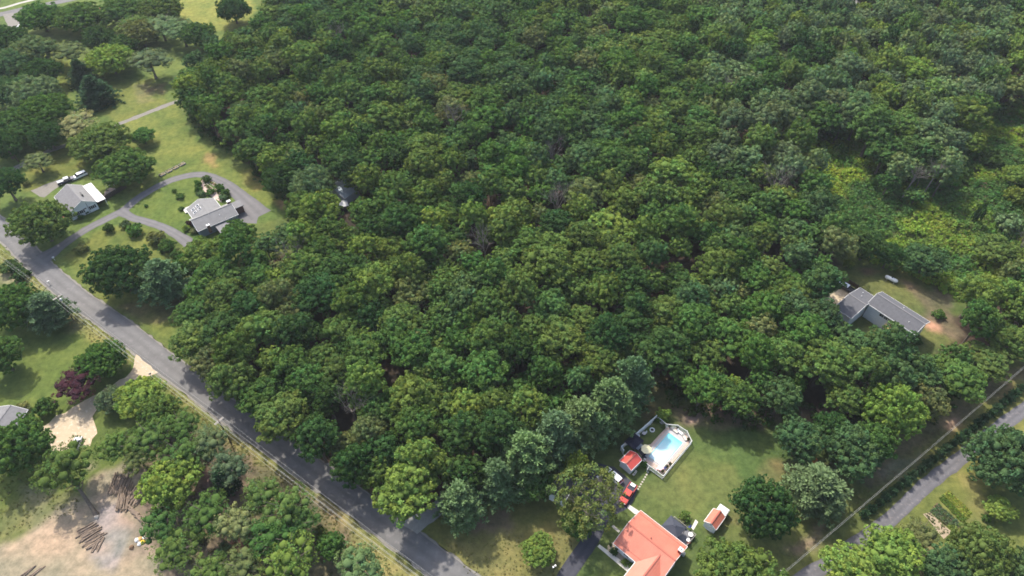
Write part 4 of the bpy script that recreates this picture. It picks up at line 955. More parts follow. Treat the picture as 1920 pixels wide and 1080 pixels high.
round_table((1207.5, 812), .5, M['steel'], 'small grey round table on the lawn strip by the privacy fence', zb=.0)
chair((1210, 811), 3.3, M['white'], 'white chair pushed to the small grey table', zb=.0)
chair((1204.5, 815), .3, M['black'], 'black chair pushed to the small grey table', zb=.0)
pg = P(1223, 805.5, .3); fp = empty('fire_ring', (pg.x, pg.y, 0), 0, 'round white stone fire ring on the small pool lawn', 'fire pit')
for k in range(14):
    a = 2 * math.pi * k / 14; s_ = MB(); s_.bar((.55 * math.cos(a - .2), .55 * math.sin(a - .2), .15), (.55 * math.cos(a + .2), .55 * math.sin(a + .2), .15), .22, .3); s_.build('stone', M['white'], fp)
s_ = MB(); s_.cyl(0, 0, .01, .06, .45); s_.build('ash_bed', M['black'], fp)
def canopy(px, hw, hd, h, head, m, label, name='gazebo', zb=0.0, rise=.7, frame=None):
    p = P(*px, h); o = empty(name, (p.x, p.y, zb), head, label, 'gazebo')
    t = MB(); e = .5
    t.add([(-hw, -hd, h), (hw, -hd, h), (hw, hd, h), (-hw, hd, h), (-e, -e * .6, h + rise), (e, -e * .6, h + rise), (e, e * .6, h + rise), (-e, e * .6, h + rise)],
          [(0, 1, 5, 4), (1, 2, 6, 5), (2, 3, 7, 6), (3, 0, 4, 7), (4, 5, 6, 7), (3, 2, 1, 0)]); t.build('roof', m, o)
    t = MB(); t.box(-.45, .45, -.35, .35, h + rise + .05, h + rise + .15, .1); t.build('roof_vent', m, o)
    for sx in (-1, 1):
        for sy in (-1, 1): q = MB(); q.box(sx * (hw - .15) - .06, sx * (hw - .15) + .06, sy * (hd - .15) - .06, sy * (hd - .15) + .06, 0, h); q.build('post', frame or M['black'], o)
hd_ = heading((1196, 828), (1209, 816), 2)
canopy((1189, 827), 1.9, 1.6, 2.3, hd_, M['canvas_navy'], 'dark navy square canopy beside the privacy fence')
p = P(1198, 837, .75); tb = empty('picnic_table', (p.x, p.y, .05), hd_, 'pale grey rectangular table between the dark canopy and the parasol', 'table')
t = MB(); t.box(-.95, .95, -.55, .55, .70, .76); t.build('table_top', M['car_silver'], tb)
for sx in (-.8, .8):
    for sy in (-.45, .45): q = MB(); q.box(sx - .04, sx + .04, sy - .04, sy + .04, 0, .70); q.build('leg', M['steel'], tb)
p = P(1195.7, 818, .6); gr = empty('grill', (p.x, p.y, 0), hd_, 'white covered grill against the privacy fence', 'grill')
t = MB(); t.box(-.5, .5, -.35, .35, .1, .85); t.build('cabinet', M['white'], gr, bevel=.04)
t = MB(); t.tube([(-.45, 0, .9), (.45, 0, .9)], .3, 12); t.build('lid', M['car_silver'], gr)
p = P(1208.3, 852, .6); lg = empty('pool_slide', (p.x, p.y, .05), heading((1203, 858), (1212, 848)), 'dark bench swing standing beside the parasol shade', 'bench')
t = MB(); t.box(-.9, .9, -.22, .22, .42, .5); t.build('seat', M['canvas_navy'], lg)
t = MB(); t.box(-.9, .9, -.28, -.2, .5, .95); t.build('backrest', M['canvas_navy'], lg)
for sx in (-.8, .8): q = MB(); q.box(sx - .05, sx + .05, -.22, .22, 0, .42); q.build('leg', M['black'], lg)
lg.name = 'garden_bench'
chair((1209, 861), 1.0, M['white'], 'white chair by the corner of the pool shed', zb=.05)
p = P(1188, 892, .4)
chair((1188, 889.5), 2.0, M['concrete_bright'], 'pale green-white chair at the lower corner of the pool shed', zb=0)
chair((1191, 886), 4.0, M['concrete_bright'], 'second pale chair by the pool shed, half behind the first', zb=0)
# planters round the pool
for k, (px, lab) in enumerate((((1255, 799.5), 'leafy planter in the fence bend behind the pool'), ((1270, 801.5), 'leafy planter against the far pool fence'), ((1290.5, 824.5), 'leafy planter at the widest corner of the pool fence'),
                               ((1250.5, 875.5), 'brown-leaved planter near the pink table'), ((1256, 870.5), 'small dark planter along the near side of the pool'), ((1242, 884.5), 'dark planter in the lowest corner of the pool fence'))):
    p = P(*px, .3); o = empty('planter', (p.x, p.y, .045), 0, lab, 'planter')
    t = MB(); t.cyl(0, 0, 0, .4, .22, .3); t.build('pot', M['brick_brown'], o); PLANTERS = globals().setdefault('PLANTERS', []); PLANTERS.append(o)
# stepping stones from the gate
for k in range(9):
    f = k / 8; q = P(1217.5 - 21 * f, 881 + 36 * f, .02); s_ = MB(); s_.prism([(.26 * math.cos(a) * (1 + .1 * math.sin(3 * a + k)), .22 * math.sin(a)) for a in [2 * math.pi * j / 9 for j in range(9)]], 0.004, .05)
    o = s_.build('stepping_stone', M['stone'], None, loc=(q.x, q.y, 0), rz=.5 * k)
    tag(o, ('pale stepping stone nearest the pool gate' if k == 0 else 'pale stepping stone nearest the parking area' if k == 8 else f'pale stepping stone, {[None, "second", "third", "fourth", "fifth", "sixth", "seventh", "eighth"][k]} along the dotted line from the pool gate'), 'stepping stone', 'stepping stones from the pool gate')

# ---------------------------------------------------------------- deck behind the salmon-roofed house
zD = .45
dpt = [P(*p, zD) for p in ((1263.2, 971.5), (1303.4, 1005), (1287, 1025), (1247, 990.5))]
dc = sum(dpt, Vector()) / 4; dh = math.atan2(dpt[1].y - dpt[0].y, dpt[1].x - dpt[0].x); dl = (dpt[1] - dpt[0]).length; dw = (dpt[2] - dpt[1]).length
dk = empty('patio_deck', (dc.x, dc.y, 0), dh, 'grey timber deck against the back of the salmon-roofed house', 'deck')
nb = 26
for k in range(nb):
    y0 = -dw / 2 + dw * k / nb; t = MB(); t.box(-dl / 2, dl / 2, y0, y0 + dw / nb - .012, zD - .05, zD - .003 * (k % 3)); t.build('plank', M['deck_grey'], dk)
t = MB(); t.box(-dl / 2 + .05, dl / 2 - .05, -dw / 2 + .05, dw / 2 - .05, .0, zD - .06); t.build('deck_base', M['wood_grey'], dk)
# local +y of the deck frame is the side of dpt[0]-dpt[1] or the other
ys = 1 if (Matrix.Rotation(-dh, 3, 'Z') @ (dpt[0] - dc)).y > 0 else -1
t = MB(); yy = ys * (dw / 2 - .05)
for zz in (zD + .12, zD + .95):
    t.bar((-dl / 2, yy, zz), (dl * .12, yy, zz), .07, .07); t.bar((dl * .30, yy, zz), (dl / 2, yy, zz), .07, .07)
    for xx in (-dl / 2, dl / 2): t.bar((xx, -dw / 2, zz), (xx, dw / 2, zz), .07, .07)
for k in range(40):
    x = -dl / 2 + dl * k / 39
    if x < dl * .12 or x > dl * .3: t.box(x - .02, x + .02, yy - .02, yy + .02, zD, zD + .95)
for k in range(20):
    for xx in (-dl / 2, dl / 2): y = -dw / 2 + dw * k / 19; t.box(xx - .02, xx + .02, y - .02, y + .02, zD, zD + .95)
t.build('railing', M['concrete'], dk)
canopy((1263.5, 988), 2.1, 1.8, 2.9, dh, M['canvas_dark'], 'charcoal hip-roofed gazebo on the grey deck', zb=0.0, rise=.8)
for px, lab in (((1294.5, 1003.5), 'larger white round table on the grey deck'), ((1289.5, 1013.5), 'smaller white round table at the house end of the grey deck')):
    round_table(px, .55 if 'larger' in lab else .42, M['white'], lab, zb=zD)
chair((1259, 992.5), 1.2, M['white'], 'white chair under the gazebo edge, left of the pair', zb=zD, w=.6); chair((1266.5, 999), 1.4, M['white'], 'white chair under the gazebo edge, right of the pair', zb=zD, w=.6)
chair((1251.5, 990), .2, M['white'], 'white chair in the left corner of the grey deck', zb=zD, w=.55)
chair((1298, 1008.5), 3.0, M['black'], 'black chair by the larger white table', zb=zD, w=.5); chair((1290, 1019), 2.0, M['brick_red'], 'dark red chair by the smaller white table', zb=zD)
chair((1284, 991), 4.0, M['black'], 'black chair at the top of the deck steps', zb=zD, w=.55); chair((1292, 989.5), 3.4, M['blue'], 'dark blue chair beside the deck steps', zb=zD, w=.5)
p = P(1282.3, 1037.5, 1.0); wt = empty('rain_barrel', (p.x, p.y, 0), 0, 'pale blue-grey barrel at the corner under the red brick chimney', 'barrel')
t = MB(); t.tube([(0, 0, 0), (0, 0, .3), (0, 0, .7), (0, 0, 1.05)], [.32, .4, .4, .33], 14); t.build('body', M['car_silver'], wt); t = MB(); t.cyl(0, 0, 1.05, 1.1, .35); t.build('lid', M['concrete_bright'], wt)

# ---------------------------------------------------------------- street furniture
def utility_pole(base, h, arm_to, label, arm=2.6, transformer=False, arms=2):
    b = P(*base); a0 = arm_to
    o = empty('utility_pole', b, a0, label, 'utility pole')
    t = MB(); t.cyl(0, 0, 0, h, .17, .12, 10); t.build('pole', M['pole_wood'], o)
    for k in range(arms):
        z = h - .25 - k * .0; x = .17 if k else -.17
        t = MB(); t.box(-arm / 2, arm / 2, x - .06, x + .06, z - .07, z + .07); t.build('crossarm', M['pole_arm'], o)
    for x in (-arm / 2 + .1, -arm / 6, arm / 6, arm / 2 - .1):
        t = MB(); t.cyl(x, 0, h - .18, h + .08, .06, .04, 8); t.build('insulator', M['white'], o)
    for s in (-1, 1): t = MB(); t.bar((s * arm * .3, .0, h - .3), (0, 0, h - 1.0), .04, .04); t.build('brace', M['steel'], o)
    if transformer:
        t = MB(); t.cyl(.38, 0, h - 2.0, h - 1.2, .24); t.build('transformer', M['car_silver'], o)
    return o
pA, pB = P(139, 602), P(433, 830); dAB = pB - pA; hA = math.atan2(dAB.y, dAB.x) + math.pi / 2
utility_pole((139, 602), 10.4, hA, 'wooden utility pole with transformer beside the brush by the road', transformer=True)
utility_pole((433, 830), 10.0, hA, 'wooden utility pole with bleached double crossarm by the shaded road')
def wires(a, b, h0, h1, head, offs, sag, label, r=.014, gnd=None):
    o = empty('power_line', (a.x, a.y, 0), 0, label, 'power line')
    ax = Vector((math.cos(head), math.sin(head), 0))
    for off, dz in offs:
        p = ax * off + Vector((0, 0, h0 + dz)); q = (b - a) + ax * off + Vector((0, 0, h1 + dz)); pts = []
        for k in range(17): f = k / 16; v = p.lerp(q, f); v.z -= sag * 4 * f * (1 - f); pts.append(v)
        t = MB(); t.tube(pts, r, 5, cap=False); t.build('wire', M['wire'], o)
OFF = [(-1.2, .1), (-.43, .1), (.43, .1), (1.2, .1), (.1, -1.6), (.0, -2.3)]
wires(pA, pB, 10.4, 10.0, hA, OFF, .9, 'power line strung between the two roadside poles')
pZ = pA - dAB; pC = pB + dAB
wires(pZ, pA, 10.4, 10.4, hA, OFF[:1] + OFF[3:], .9, 'power line leaving the frame beyond the transformer pole')
wires(pB, pC, 10.0, 10.0, hA, OFF, .9, 'power line running along the road to the bottom edge')
utility_pole((35, 304), 6.6, .4, 'short grey utility pole by the gravel lane at the left edge', arm=1.2, arms=1)
# line over the right-hand verge
vA, vB = P(1446, 1106), P(1990, 636)
hV = math.atan2(vB.y - vA.y, vB.x - vA.x) + math.pi / 2
utility_pole((1446, 1106), 9.0, hV, 'utility pole at the lower end of the verge line by the big bottom tree', arm=1.6, arms=1)
wires(vA, vB, 9.0, 9.0, hV, [(-.15, .1), (.2, -.9)], 1.4, 'power line over the rough verge beside the private lane', r=.016)
p = P(1038, 1073); lp = empty('lamp_post', p, .6, 'slim black lamp post with white lantern on the dry front lawn', 'lamp post')
t = MB(); t.cyl(0, 0, 0, 2.9, .06, .05, 8); t.build('pole', M['black'], lp)
for s in (-.25, .3): t = MB(); t.cyl(s, 0, 2.85, 3.3, .15, .2, 8); t.build('lantern', M['lamp'], lp)
t = MB(); t.bar((-.3, 0, 2.85), (.35, 0, 2.85), .05, .05); t.build('arm', M['black'], lp)
def mailbox(px, head, m, label):
    p = P(*px); o = empty('mailbox', p, head, label, 'mailbox')
    t = MB(); t.box(-.06, .06, -.06, .06, 0, 1.1); t.build('post', M['white'], o)
    t = MB(); t.side([(-.32, 1.1), (.32, 1.1), (.32, 1.3), (.2, 1.42), (-.2, 1.42), (-.32, 1.3)], -.16, .16); t.build('box', m, o)
    t = MB(); t.box(.34, .36, -.02, .02, 1.25, 1.5); t.build('flag', M['roof_red_deep'], o)
mailbox((103, 488), .7, M['white'], 'white mailbox where the grey driveway meets the road')
mailbox((284, 706), .7, M['black'], 'dark mailbox by the mouth of the tan gravel drive')
mailbox((94, 533), .7, M['white'], 'white mailbox on the dry verge left of the transformer pole')

# dark wooden fence beside the white house
a, b = P(184, 384), P(238, 352)
f_ = empty('wooden_fence', (a.x, a.y, 0), 0, 'dark brown plank fence running from the white house to the big tree', 'fence')
d = b - a; n = int(d.length / .30)
for k in range(n):
    q0 = d * (k / n); q1 = d * ((k + .9) / n); t = MB(); t.bar(q0 + Vector((0, 0, .9 + .01 * (k % 3))), q1 + Vector((0, 0, .9 + .01 * (k % 3))), .05, 1.75); t.build('plank', M['wood_fence'], f_)
t = MB(); off = Vector((-d.y, d.x, 0)).normalized() * .05
for z in (.4, 1.4): t.bar(Vector((0, 0, z)) + off, d + Vector((0, 0, z)) + off, .05, .1)
t.build('rail', M['wood'], f_)
# patio things behind the fence
chair((202, 357), .5, M['black'], 'dark chair on the tan patio behind the plank fence', zb=.03, w=.6); round_table((205, 361), .5, M['stone'], 'stone-coloured round table on the tan patio', zb=.03)
chair((198.5, 362), 2.5, M['white'], 'white chair on the tan patio near the porch roof', zb=.03, w=.55)
p = P(203, 343, 1.5); pgl = empty('swing_frame', (p.x, p.y, 0), .7, 'white swing frame under the tree behind the plank fence', 'swing')
t = MB()
for s in (-1.3, 1.3):
    t.bar((s, -.6, 0), (s, 0, 2.1), .09, .09); t.bar((s, .6, 0), (s, 0, 2.1), .09, .09)
t.build('frame', M['white'], pgl); t = MB(); t.bar((-1.4, 0, 2.1), (1.4, 0, 2.1), .1, .1); t.build('top_bar', M['white'], pgl)
t = MB(); t.box(-.7, .7, -.25, .25, .5, .56); t.build('seat', M['white'], pgl)
t = MB()
for s in (-.65, .65): t.bar((s, 0, .56), (s, 0, 2.1), .03, .03)
t.build('chain', M['steel'], pgl)

# raised vegetable beds on the left lawn
ra, rb = P(298.5, 331), P(348, 305.5); rd = rb - ra; BEDS = []
for k in range(4):
    c = ra + rd * ((k + .5) / 4); o = empty('raised_bed', (c.x, c.y, 0), math.atan2(rd.y, rd.x), ['timber raised bed at the driveway end of the row of four', 'timber raised bed second from the driveway', 'timber raised bed third from the driveway', 'timber raised bed at the far end of the row of four'][k], 'raised bed', 'raised beds on the lawn')
    l2 = rd.length / 8 - .25; w2 = .75
    for (x0, x1, y0, y1) in ((-l2, l2, -w2, -w2 + .12), (-l2, l2, w2 - .12, w2), (-l2, -l2 + .12, -w2 + .122, w2 - .122), (l2 - .12, l2, -w2 + .122, w2 - .122)):
        t = MB(); t.box(x0, x1, y0, y1, 0, .42); t.build('board', M['wood_grey'], o)
    t = MB(); t.box(-l2 + .12, l2 - .12, -w2 + .12, w2 - .12, 0, .34); t.build('soil', M['soil_pale'], o); BEDS.append((o, l2, w2))
# framed beds in the garden by the grey house
GB = []
for px0, px1, lab in (((393, 341), (408, 350), 'long framed garden bed nearest the driveway curve'), ((385, 347), (397, 356), 'framed garden bed between the two brick paths'), ((402, 356), (414, 366), 'framed garden bed under the shrubs by the grey house')):
    q0, q1 = P(*px0), P(*px1); dd = q1 - q0; c = (q0 + q1) / 2; o = empty('garden_bed', (c.x, c.y, 0), math.atan2(dd.y, dd.x), lab, 'garden bed')
    l2 = dd.length / 2
    for (x0, x1, y0, y1) in ((-l2, l2, -.7, -.6), (-l2, l2, .6, .7), (-l2, -l2 + .1, -.598, .598), (l2 - .1, l2, -.598, .598)):
        t = MB(); t.box(x0, x1, y0, y1, 0, .3); t.build('board', M['stone'], o)
    t = MB(); t.box(-l2 + .1, l2 - .1, -.6, .6, 0, .22); t.build('soil', M['soil'], o); GB.append((o, l2))

# ---------------------------------------------------------------- logs
rng = random.Random(7)
def log_mesh(L_, r, seed):
    q = random.Random(seed); m = MB(); pts = [(x, q.uniform(-.06, .06) * L_ * .25, q.uniform(-.02, .02)) for x in np.linspace(-L_ / 2, L_ / 2, 5)]
    m.tube(pts, [r * 1.1, r * 1.05, r, r * .92, r * .85], 7)
    me = m.mesh('log', [M['log_bark'], M['log_end']])
    for p in list(me.polygons)[-2:]: p.material_index = 1
    return me
LOGS = [log_mesh(1.0 * l, r, i) for i, (l, r) in enumerate(((5.2, .13), (4.4, .11), (5.8, .16), (3.6, .10), (4.8, .15), (4.0, .14)))]
def log_pile(cpx, label, items):
    c = P(*cpx); o = empty('log_pile', c, 0, label, 'log pile')
    for (px, ang, k, z, s) in items:
        q = P(*px) - c; l = obj('log', LOGS[k], o, (q.x, q.y, z), ang); l.scale = (s, 1.15, 1.15); l.rotation_euler = (rng.uniform(0, 6), rng.uniform(-.03, .05), ang)
def row(x0, x1, y0, y1, n, ang, jit, layers=2, s=1.0):
    out = []
    for i in range(n):
        f = (i + .5) / n
        for l in range(layers):
            if l and rng.random() < .35: continue
            out.append(((x0 + (x1 - x0) * f + rng.uniform(-1.2, 1.2), y0 + (y1 - y0) * f + rng.uniform(-3, 3)), ang + rng.uniform(-jit, jit), rng.randrange(6), .15 + .25 * l, s * rng.uniform(.8, 1.1)))
    return out
log_pile((235, 920), 'large fan of cut logs laid on the dirt beside the bright green tree', row(209, 245, 908, 912, 17, 1.6, .12, 2) + row(224, 244, 935, 940, 13, 1.75, .12, 3, 1.1) + row(244, 272, 922, 930, 16, 1.3, .2, 2))
log_pile((260, 968), 'small tangle of logs at the foot of the large log fan', row(250, 268, 958, 980, 12, 2.6, .25, 2, .8))
log_pile((176, 1008), 'grey bundle of logs lying below the leaning tree', row(160, 182, 988, 1022, 15, .75, .12, 2, .85) + row(178, 192, 1018, 1024, 5, 1.55, .1, 1, .8))
log_pile((58, 1072), 'few stray logs on the pale dirt at the bottom left corner', row(50, 68, 1070, 1078, 4, .9, .12, 1, .8))
def boulder(px, r, m, label, group, seed, cat='rock', name='boulder'):
    q = random.Random(seed); p = P(*px); vs = []
    n = 8
    for lv, (zz, rr) in enumerate(((0, .9), (.35, 1.0), (.75, .7), (.95, .3))):
        for k in range(n): a = 2 * math.pi * k / n; k2 = q.uniform(.78, 1.15); vs.append((r * rr * k2 * math.cos(a), r * rr * k2 * math.sin(a), r * zz * q.uniform(.85, 1.1)))
    fs = [(l * n + k, l * n + (k + 1) % n, (l + 1) * n + (k + 1) % n, (l + 1) * n + k) for l in range(3) for k in range(n)] + [tuple(range(3 * n, 4 * n))]
    t = MB(); t.add(vs, fs); o = t.build(name, m, None, loc=p); tag(o, label, cat, group)
for k, (px, r, m, lab) in enumerate((((257, 1013), .55, M['white'], 'white split stump round at the upper left of the rubbish heap'), ((264, 1011), .6, M['wood_new'], 'yellow sawn stump round in the middle of the heap by the dirt track'), ((270, 1009), .45, M['white'], 'white stump round at the right of the heap by the dirt track'),
                                     ((262, 1020), .5, M['white'], 'white stump round at the bottom of the heap by the dirt track'), ((268, 1017), .55, M['yellow'], 'orange-yellow stump round nearest the shrubs'), ((247, 1027), .6, M['wood'], 'dark burnt stump left of the pale stump rounds'), ((182, 970), .6, M['stone'], 'pale stone at the foot of the leaning tree'))):
    boulder(px, r, m, lab, 'stump rounds by the dirt track' if k < 5 else None, k, 'stump' if k < 6 else 'rock', 'tree_stump' if k < 6 else 'boulder')
# orange heap and blue tub between the trees right of the lawn
boulder((1527, 864), .8, M['orange'], 'orange mulch heap glimpsed between the dark trees', None, 31, 'mulch heap', 'mulch_heap'); boulder((1528, 873), .6, M['orange'], 'smaller orange mulch heap just below the first', None, 32, 'mulch heap', 'mulch_heap')
p = P(1537, 875, .5); o = empty('plastic_tub', (p.x, p.y, 0), 0, 'dark blue tub beside the orange mulch heap', 'tub'); t = MB(); t.cyl(0, 0, 0, .8, .5, .6); t.build('body', M['blue'], o); t = MB(); t.cyl(0, 0, .8, .86, .64, .64); t.build('rim', M['car_silver'], o)
p = P(1141, 913, .8); o = empty('utility_trailer', (p.x, p.y, .02), .7, 'small white utility trailer under the edge of the sparse tree', 'trailer')
t = MB(); t.box(-.8, .8, -.55, .55, .5, .95); t.build('body', M['white'], o)
for s in (-1, 1): t = MB(); t.tube([(0, s * .57, .3), (0, s * .72, .3)], .3, 12); t.build('wheel', M['rubber'], o)
t = MB(); t.bar((.8, 0, .5), (1.5, 0, .45), .08, .08); t.build('tow_bar', M['steel'], o)

# ---------------------------------------------------------------- vegetation: crowns
def norm(a): return a / np.maximum(np.linalg.norm(a, axis=-1, keepdims=True), 1e-9)
def fib(n, rng, jit=.25):
    i = np.arange(n) + .5; z = 1 - 2 * i / n; a = i * 2.39996 + rng.rand() * 6
    r = np.sqrt(np.maximum(0, 1 - z * z)); return norm(np.stack([r * np.cos(a), r * np.sin(a), z], 1) + rng.normal(0, jit / math.sqrt(n) * 2, (n, 3)))
def leaf_polys(C, Nn, S, rng, k=4, aspect=.75):
    """k-cornered leaf sprays at C facing Nn, half size S"""
    r = rng.normal(size=C.shape); T = norm(np.cross(Nn, r)); B = np.cross(Nn, T)
    S = S[:, None]
    if k == 4: V = np.stack([C + T * S, C + B * S * aspect + Nn * S * .15, C - T * S, C - B * S * aspect - Nn * S * .15], 1)
    else: V = np.stack([C + T * S * 1.3, C - T * S * .7 + B * S, C - T * S * .7 - B * S], 1)
    F = np.arange(len(C) * k).reshape(-1, k); return V.reshape(-1, 3), F
ICO = None
def ico():
    global ICO
    if ICO is None:
        import bmesh
        b = bmesh.new(); bmesh.ops.create_icosphere(b, subdivisions=1, radius=1)
        ICO = (np.array([v.co[:] for v in b.verts]), np.array([[v.index for v in f.verts] for f in b.faces])); b.free()
    return ICO
def broadleaf(seed, R=5.0, Hc=8.5, zc=9.5, nl=24, nt=13, nleaf=30, leaf=.24, k=4, flat=1.0, tr=.85, drop=0.0, low=-.45, lr=1.0, rough=.55):
    """returns V, F, tint of a lobed crown built from many small tufts of leaf sprays"""
    rng = np.random.RandomState(seed)
    D = fib(int(nl * 1.35), rng, .5); D = D[D[:, 2] > low][:nl]
    ax = np.array([R, R, Hc / 2]); cen = np.array([0, 0, zc])
    LC = D * ax * rng.uniform(.52, .86, (len(D), 1)) * np.array([1, 1, .92]); LR = R * lr * rng.uniform(.20, .36, len(D)) * (1 - .15 * (D[:, 2] < 0))
    LC = np.vstack([LC, [[0, 0, Hc * .06]]]); LR = np.append(LR, R * .62 * min(1, lr))
    lt = rng.uniform(.85, 1.15, len(LC)); lh = rng.uniform(-.08, .08, len(LC))
    TP = []; TN = []; TT = []; TH = []
    for i, (c, r) in enumerate(zip(LC, LR)):
        n = max(5, int(nt * (r / (R * .30)) ** 2))
        d = fib(n, rng, .5); p = c + d * r * rng.uniform(.85, 1.12, (len(d), 1)); ok = np.ones(len(d), bool)
        for j, (c2, r2) in enumerate(zip(LC, LR)):
            if j != i: ok &= np.linalg.norm(p - c2, axis=1) > r2 * .86
        ok &= (d[:, 2] > -.6)
        if drop: ok &= rng.rand(len(d)) > drop
        TP.append(p[ok]); TN.append(d[ok]); TT.append(np.full(ok.sum(), lt[i])); TH.append(np.full(ok.sum(), lh[i]))
    TP = np.vstack(TP); TN = np.vstack(TN); TT = np.concatenate(TT) * rng.uniform(.78, 1.22, len(TP)); TH = np.concatenate(TH) + rng.uniform(-.07, .07, len(TP))
    trr = tr * R / 5 * rng.uniform(.7, 1.2, len(TP))
    n = len(TP)
    d = norm(rng.normal(size=(n, nleaf, 3)) + TN[:, None, :] * .9 + np.array([0, 0, .35]))
    C = TP[:, None, :] + d * (trr[:, None, None] * rng.uniform(.6, 1.12, (n, nleaf, 1))) * np.array([1, 1, .85])
    Nn = norm(d + rng.normal(0, rough, d.shape))
    S = leaf * rng.uniform(.7, 1.3, (n, nleaf))
    V, F = leaf_polys(C.reshape(-1, 3), Nn.reshape(-1, 3), S.ravel(), rng, k)
    t = (TT[:, None] * rng.uniform(.86, 1.14, (n, nleaf))).ravel(); hsh = np.repeat(TH, nleaf)
    tint = np.stack([t * (1 + hsh * 1.4), t, t * (1 - hsh)], 1); tint = np.repeat(tint, k, 0)
    iv, jf = ico(); CV = []; CF = []
    for c, r in zip(LC, LR):
        CF.append(jf + len(iv) * len(CV)); CV.append(c + iv * r * .66)
    CV = np.vstack(CV); CF = np.vstack(CF)
    return V + cen, F, tint, CV + cen, CF
def trunk_geo(seed, H_, r, z_top, spread, nlimb=5, lean=(0, 0), n=8):
    q = random.Random(seed); m = MB()
    m.tube([(0, 0, -.05), (lean[0] * .1, lean[1] * .1, H_ * .08), (lean[0] * .5, lean[1] * .5, z_top * .5), (lean[0], lean[1], z_top)], [r * 1.45, r, r * .8, r * .45], n)
    for k in range(nlimb):
        a = 6.283 * (k + q.random() * .6) / nlimb; z0 = z_top * q.uniform(.42, .85); f = z0 / z_top
        x0, y0 = lean[0] * f, lean[1] * f; L_ = spread * q.uniform(.6, 1.0)
        m.tube([(x0, y0, z0), (x0 + math.cos(a) * L_ * .45, y0 + math.sin(a) * L_ * .45, z0 + L_ * .4), (x0 + math.cos(a) * L_, y0 + math.sin(a) * L_, z0 + L_ * .95)], [r * .42, r * .28, r * .1], 5)
    return m
def crown_mesh(name, g, material):
    V, F, tint, CV, CF = g
    Vt = np.vstack([V, CV]); tt = np.vstack([tint, np.full((len(CV), 3), .9)])
    return np_mesh(name, Vt, [F, CF + len(V)], material, tint=tt)
def pine(seed, R=4.2, H_=15.0, levels=15, nb=9, droop=.0, up=.35, star=15, ln=.62, wide=.085, z0=.12, power=.75, tuft_n=6):
    """conifer: whorls of branches carrying star-shaped sprays of needles"""
    rng = np.random.RandomState(seed); TP = []; TD = []; TT = []
    for i in range(levels):
        f = (i + .5) / levels; z = H_ * (z0 + (1 - z0) * f); r = R * (1 - f) ** power * rng.uniform(.9, 1.1) + .25
        m = max(4, int(nb * (1 - f * .5))); a0 = rng.rand() * 6.28
        for k in range(m):
            a = a0 + 6.283 * (k + rng.uniform(-.3, .3)) / m; rr = r * rng.uniform(.62, 1.22); bt = rng.uniform(.8, 1.2)
            for j in range(tuft_n):
                g = .28 + .72 * (j + rng.rand()) / tuft_n; w = (rng.rand() - .5) * rr * .62 * g
                p = np.array([math.cos(a) * rr * g - math.sin(a) * w, math.sin(a) * rr * g + math.cos(a) * w, z + (up * g * g - droop * g) * rr * .6 + rng.uniform(-.1, .1)])
                TP.append(p); TD.append(norm(np.array([math.cos(a), math.sin(a), .55 - droop]))); TT.append(bt * rng.uniform(.82, 1.18))
    TP = np.array(TP); TD = np.array(TD); TT = np.array(TT); n = len(TP)
    d = norm(rng.normal(size=(n, star, 3)) * .8 + TD[:, None, :] * .9 + np.array([0, 0, .25]))
    l = ln * rng.uniform(.6, 1.25, (n, star, 1)); C0 = TP[:, None, :] + d * .02; C1 = C0 + d * l
    B = norm(np.cross(d, rng.normal(size=d.shape))) * wide
    V = np.stack([C0 - B * .6, C0 + B * .6, C1 + B, C1 - B], 2).reshape(-1, 3); F = np.arange(len(V)).reshape(-1, 4)
    t = (TT[:, None] * rng.uniform(.85, 1.15, (n, star))).ravel(); tint = np.repeat(np.stack([t, t, t * .98], 1), 4, 0)
    iv, jf = ico(); CV = []; CF = []
    for i in range(7):
        f = (i + .5) / 7; r = R * (1 - f) ** power * .62; CF.append(jf + len(iv) * len(CV)); CV.append(iv * np.array([r, r, H_ / 9]) + np.array([0, 0, H_ * (z0 + (1 - z0) * f)]))
    return V, F, tint, np.vstack(CV), np.vstack(CF)
def bare_branches(seed, H_=14.0, r=.28, spread=5.0, depth=4, lean=(0, 0), z_fork=.35):
    q = random.Random(seed); m = MB()
    def grow(p, d, L_, rad, lv):
        e = p + d * L_; mid = p.lerp(e, .5) + Vector((q.uniform(-1, 1), q.uniform(-1, 1), q.uniform(-.5, .5))) * L_ * .07
        m.tube([p, mid, e], [rad, rad * .8, rad * .6], 6 if lv < 2 else 4, cap=False)
        if lv >= depth: return
        for _ in range(3 if lv < 3 else 2):
            nd = (d + Vector((q.uniform(-1, 1), q.uniform(-1, 1), q.uniform(-.15, .7))) * .75).normalized()
            grow(e if q.random() < .6 else mid, nd, L_ * q.uniform(.58, .82), rad * .55, lv + 1)
    base = Vector((0, 0, -.05)); t = Vector((lean[0] * z_fork, lean[1] * z_fork, H_ * z_fork)); m.tube([base, t], [r, r * .8], 8, cap=False)
    for k in range(4):
        a = 6.283 * k / 4 + q.uniform(-.5, .5); d = Vector((math.cos(a) * spread / H_ * 1.2 + lean[0] / H_, math.sin(a) * spread / H_ * 1.2 + lean[1] / H_, 1)).normalized()
        grow(t, d, H_ * (1 - z_fork) * .42, r * .6, 0)
    return m

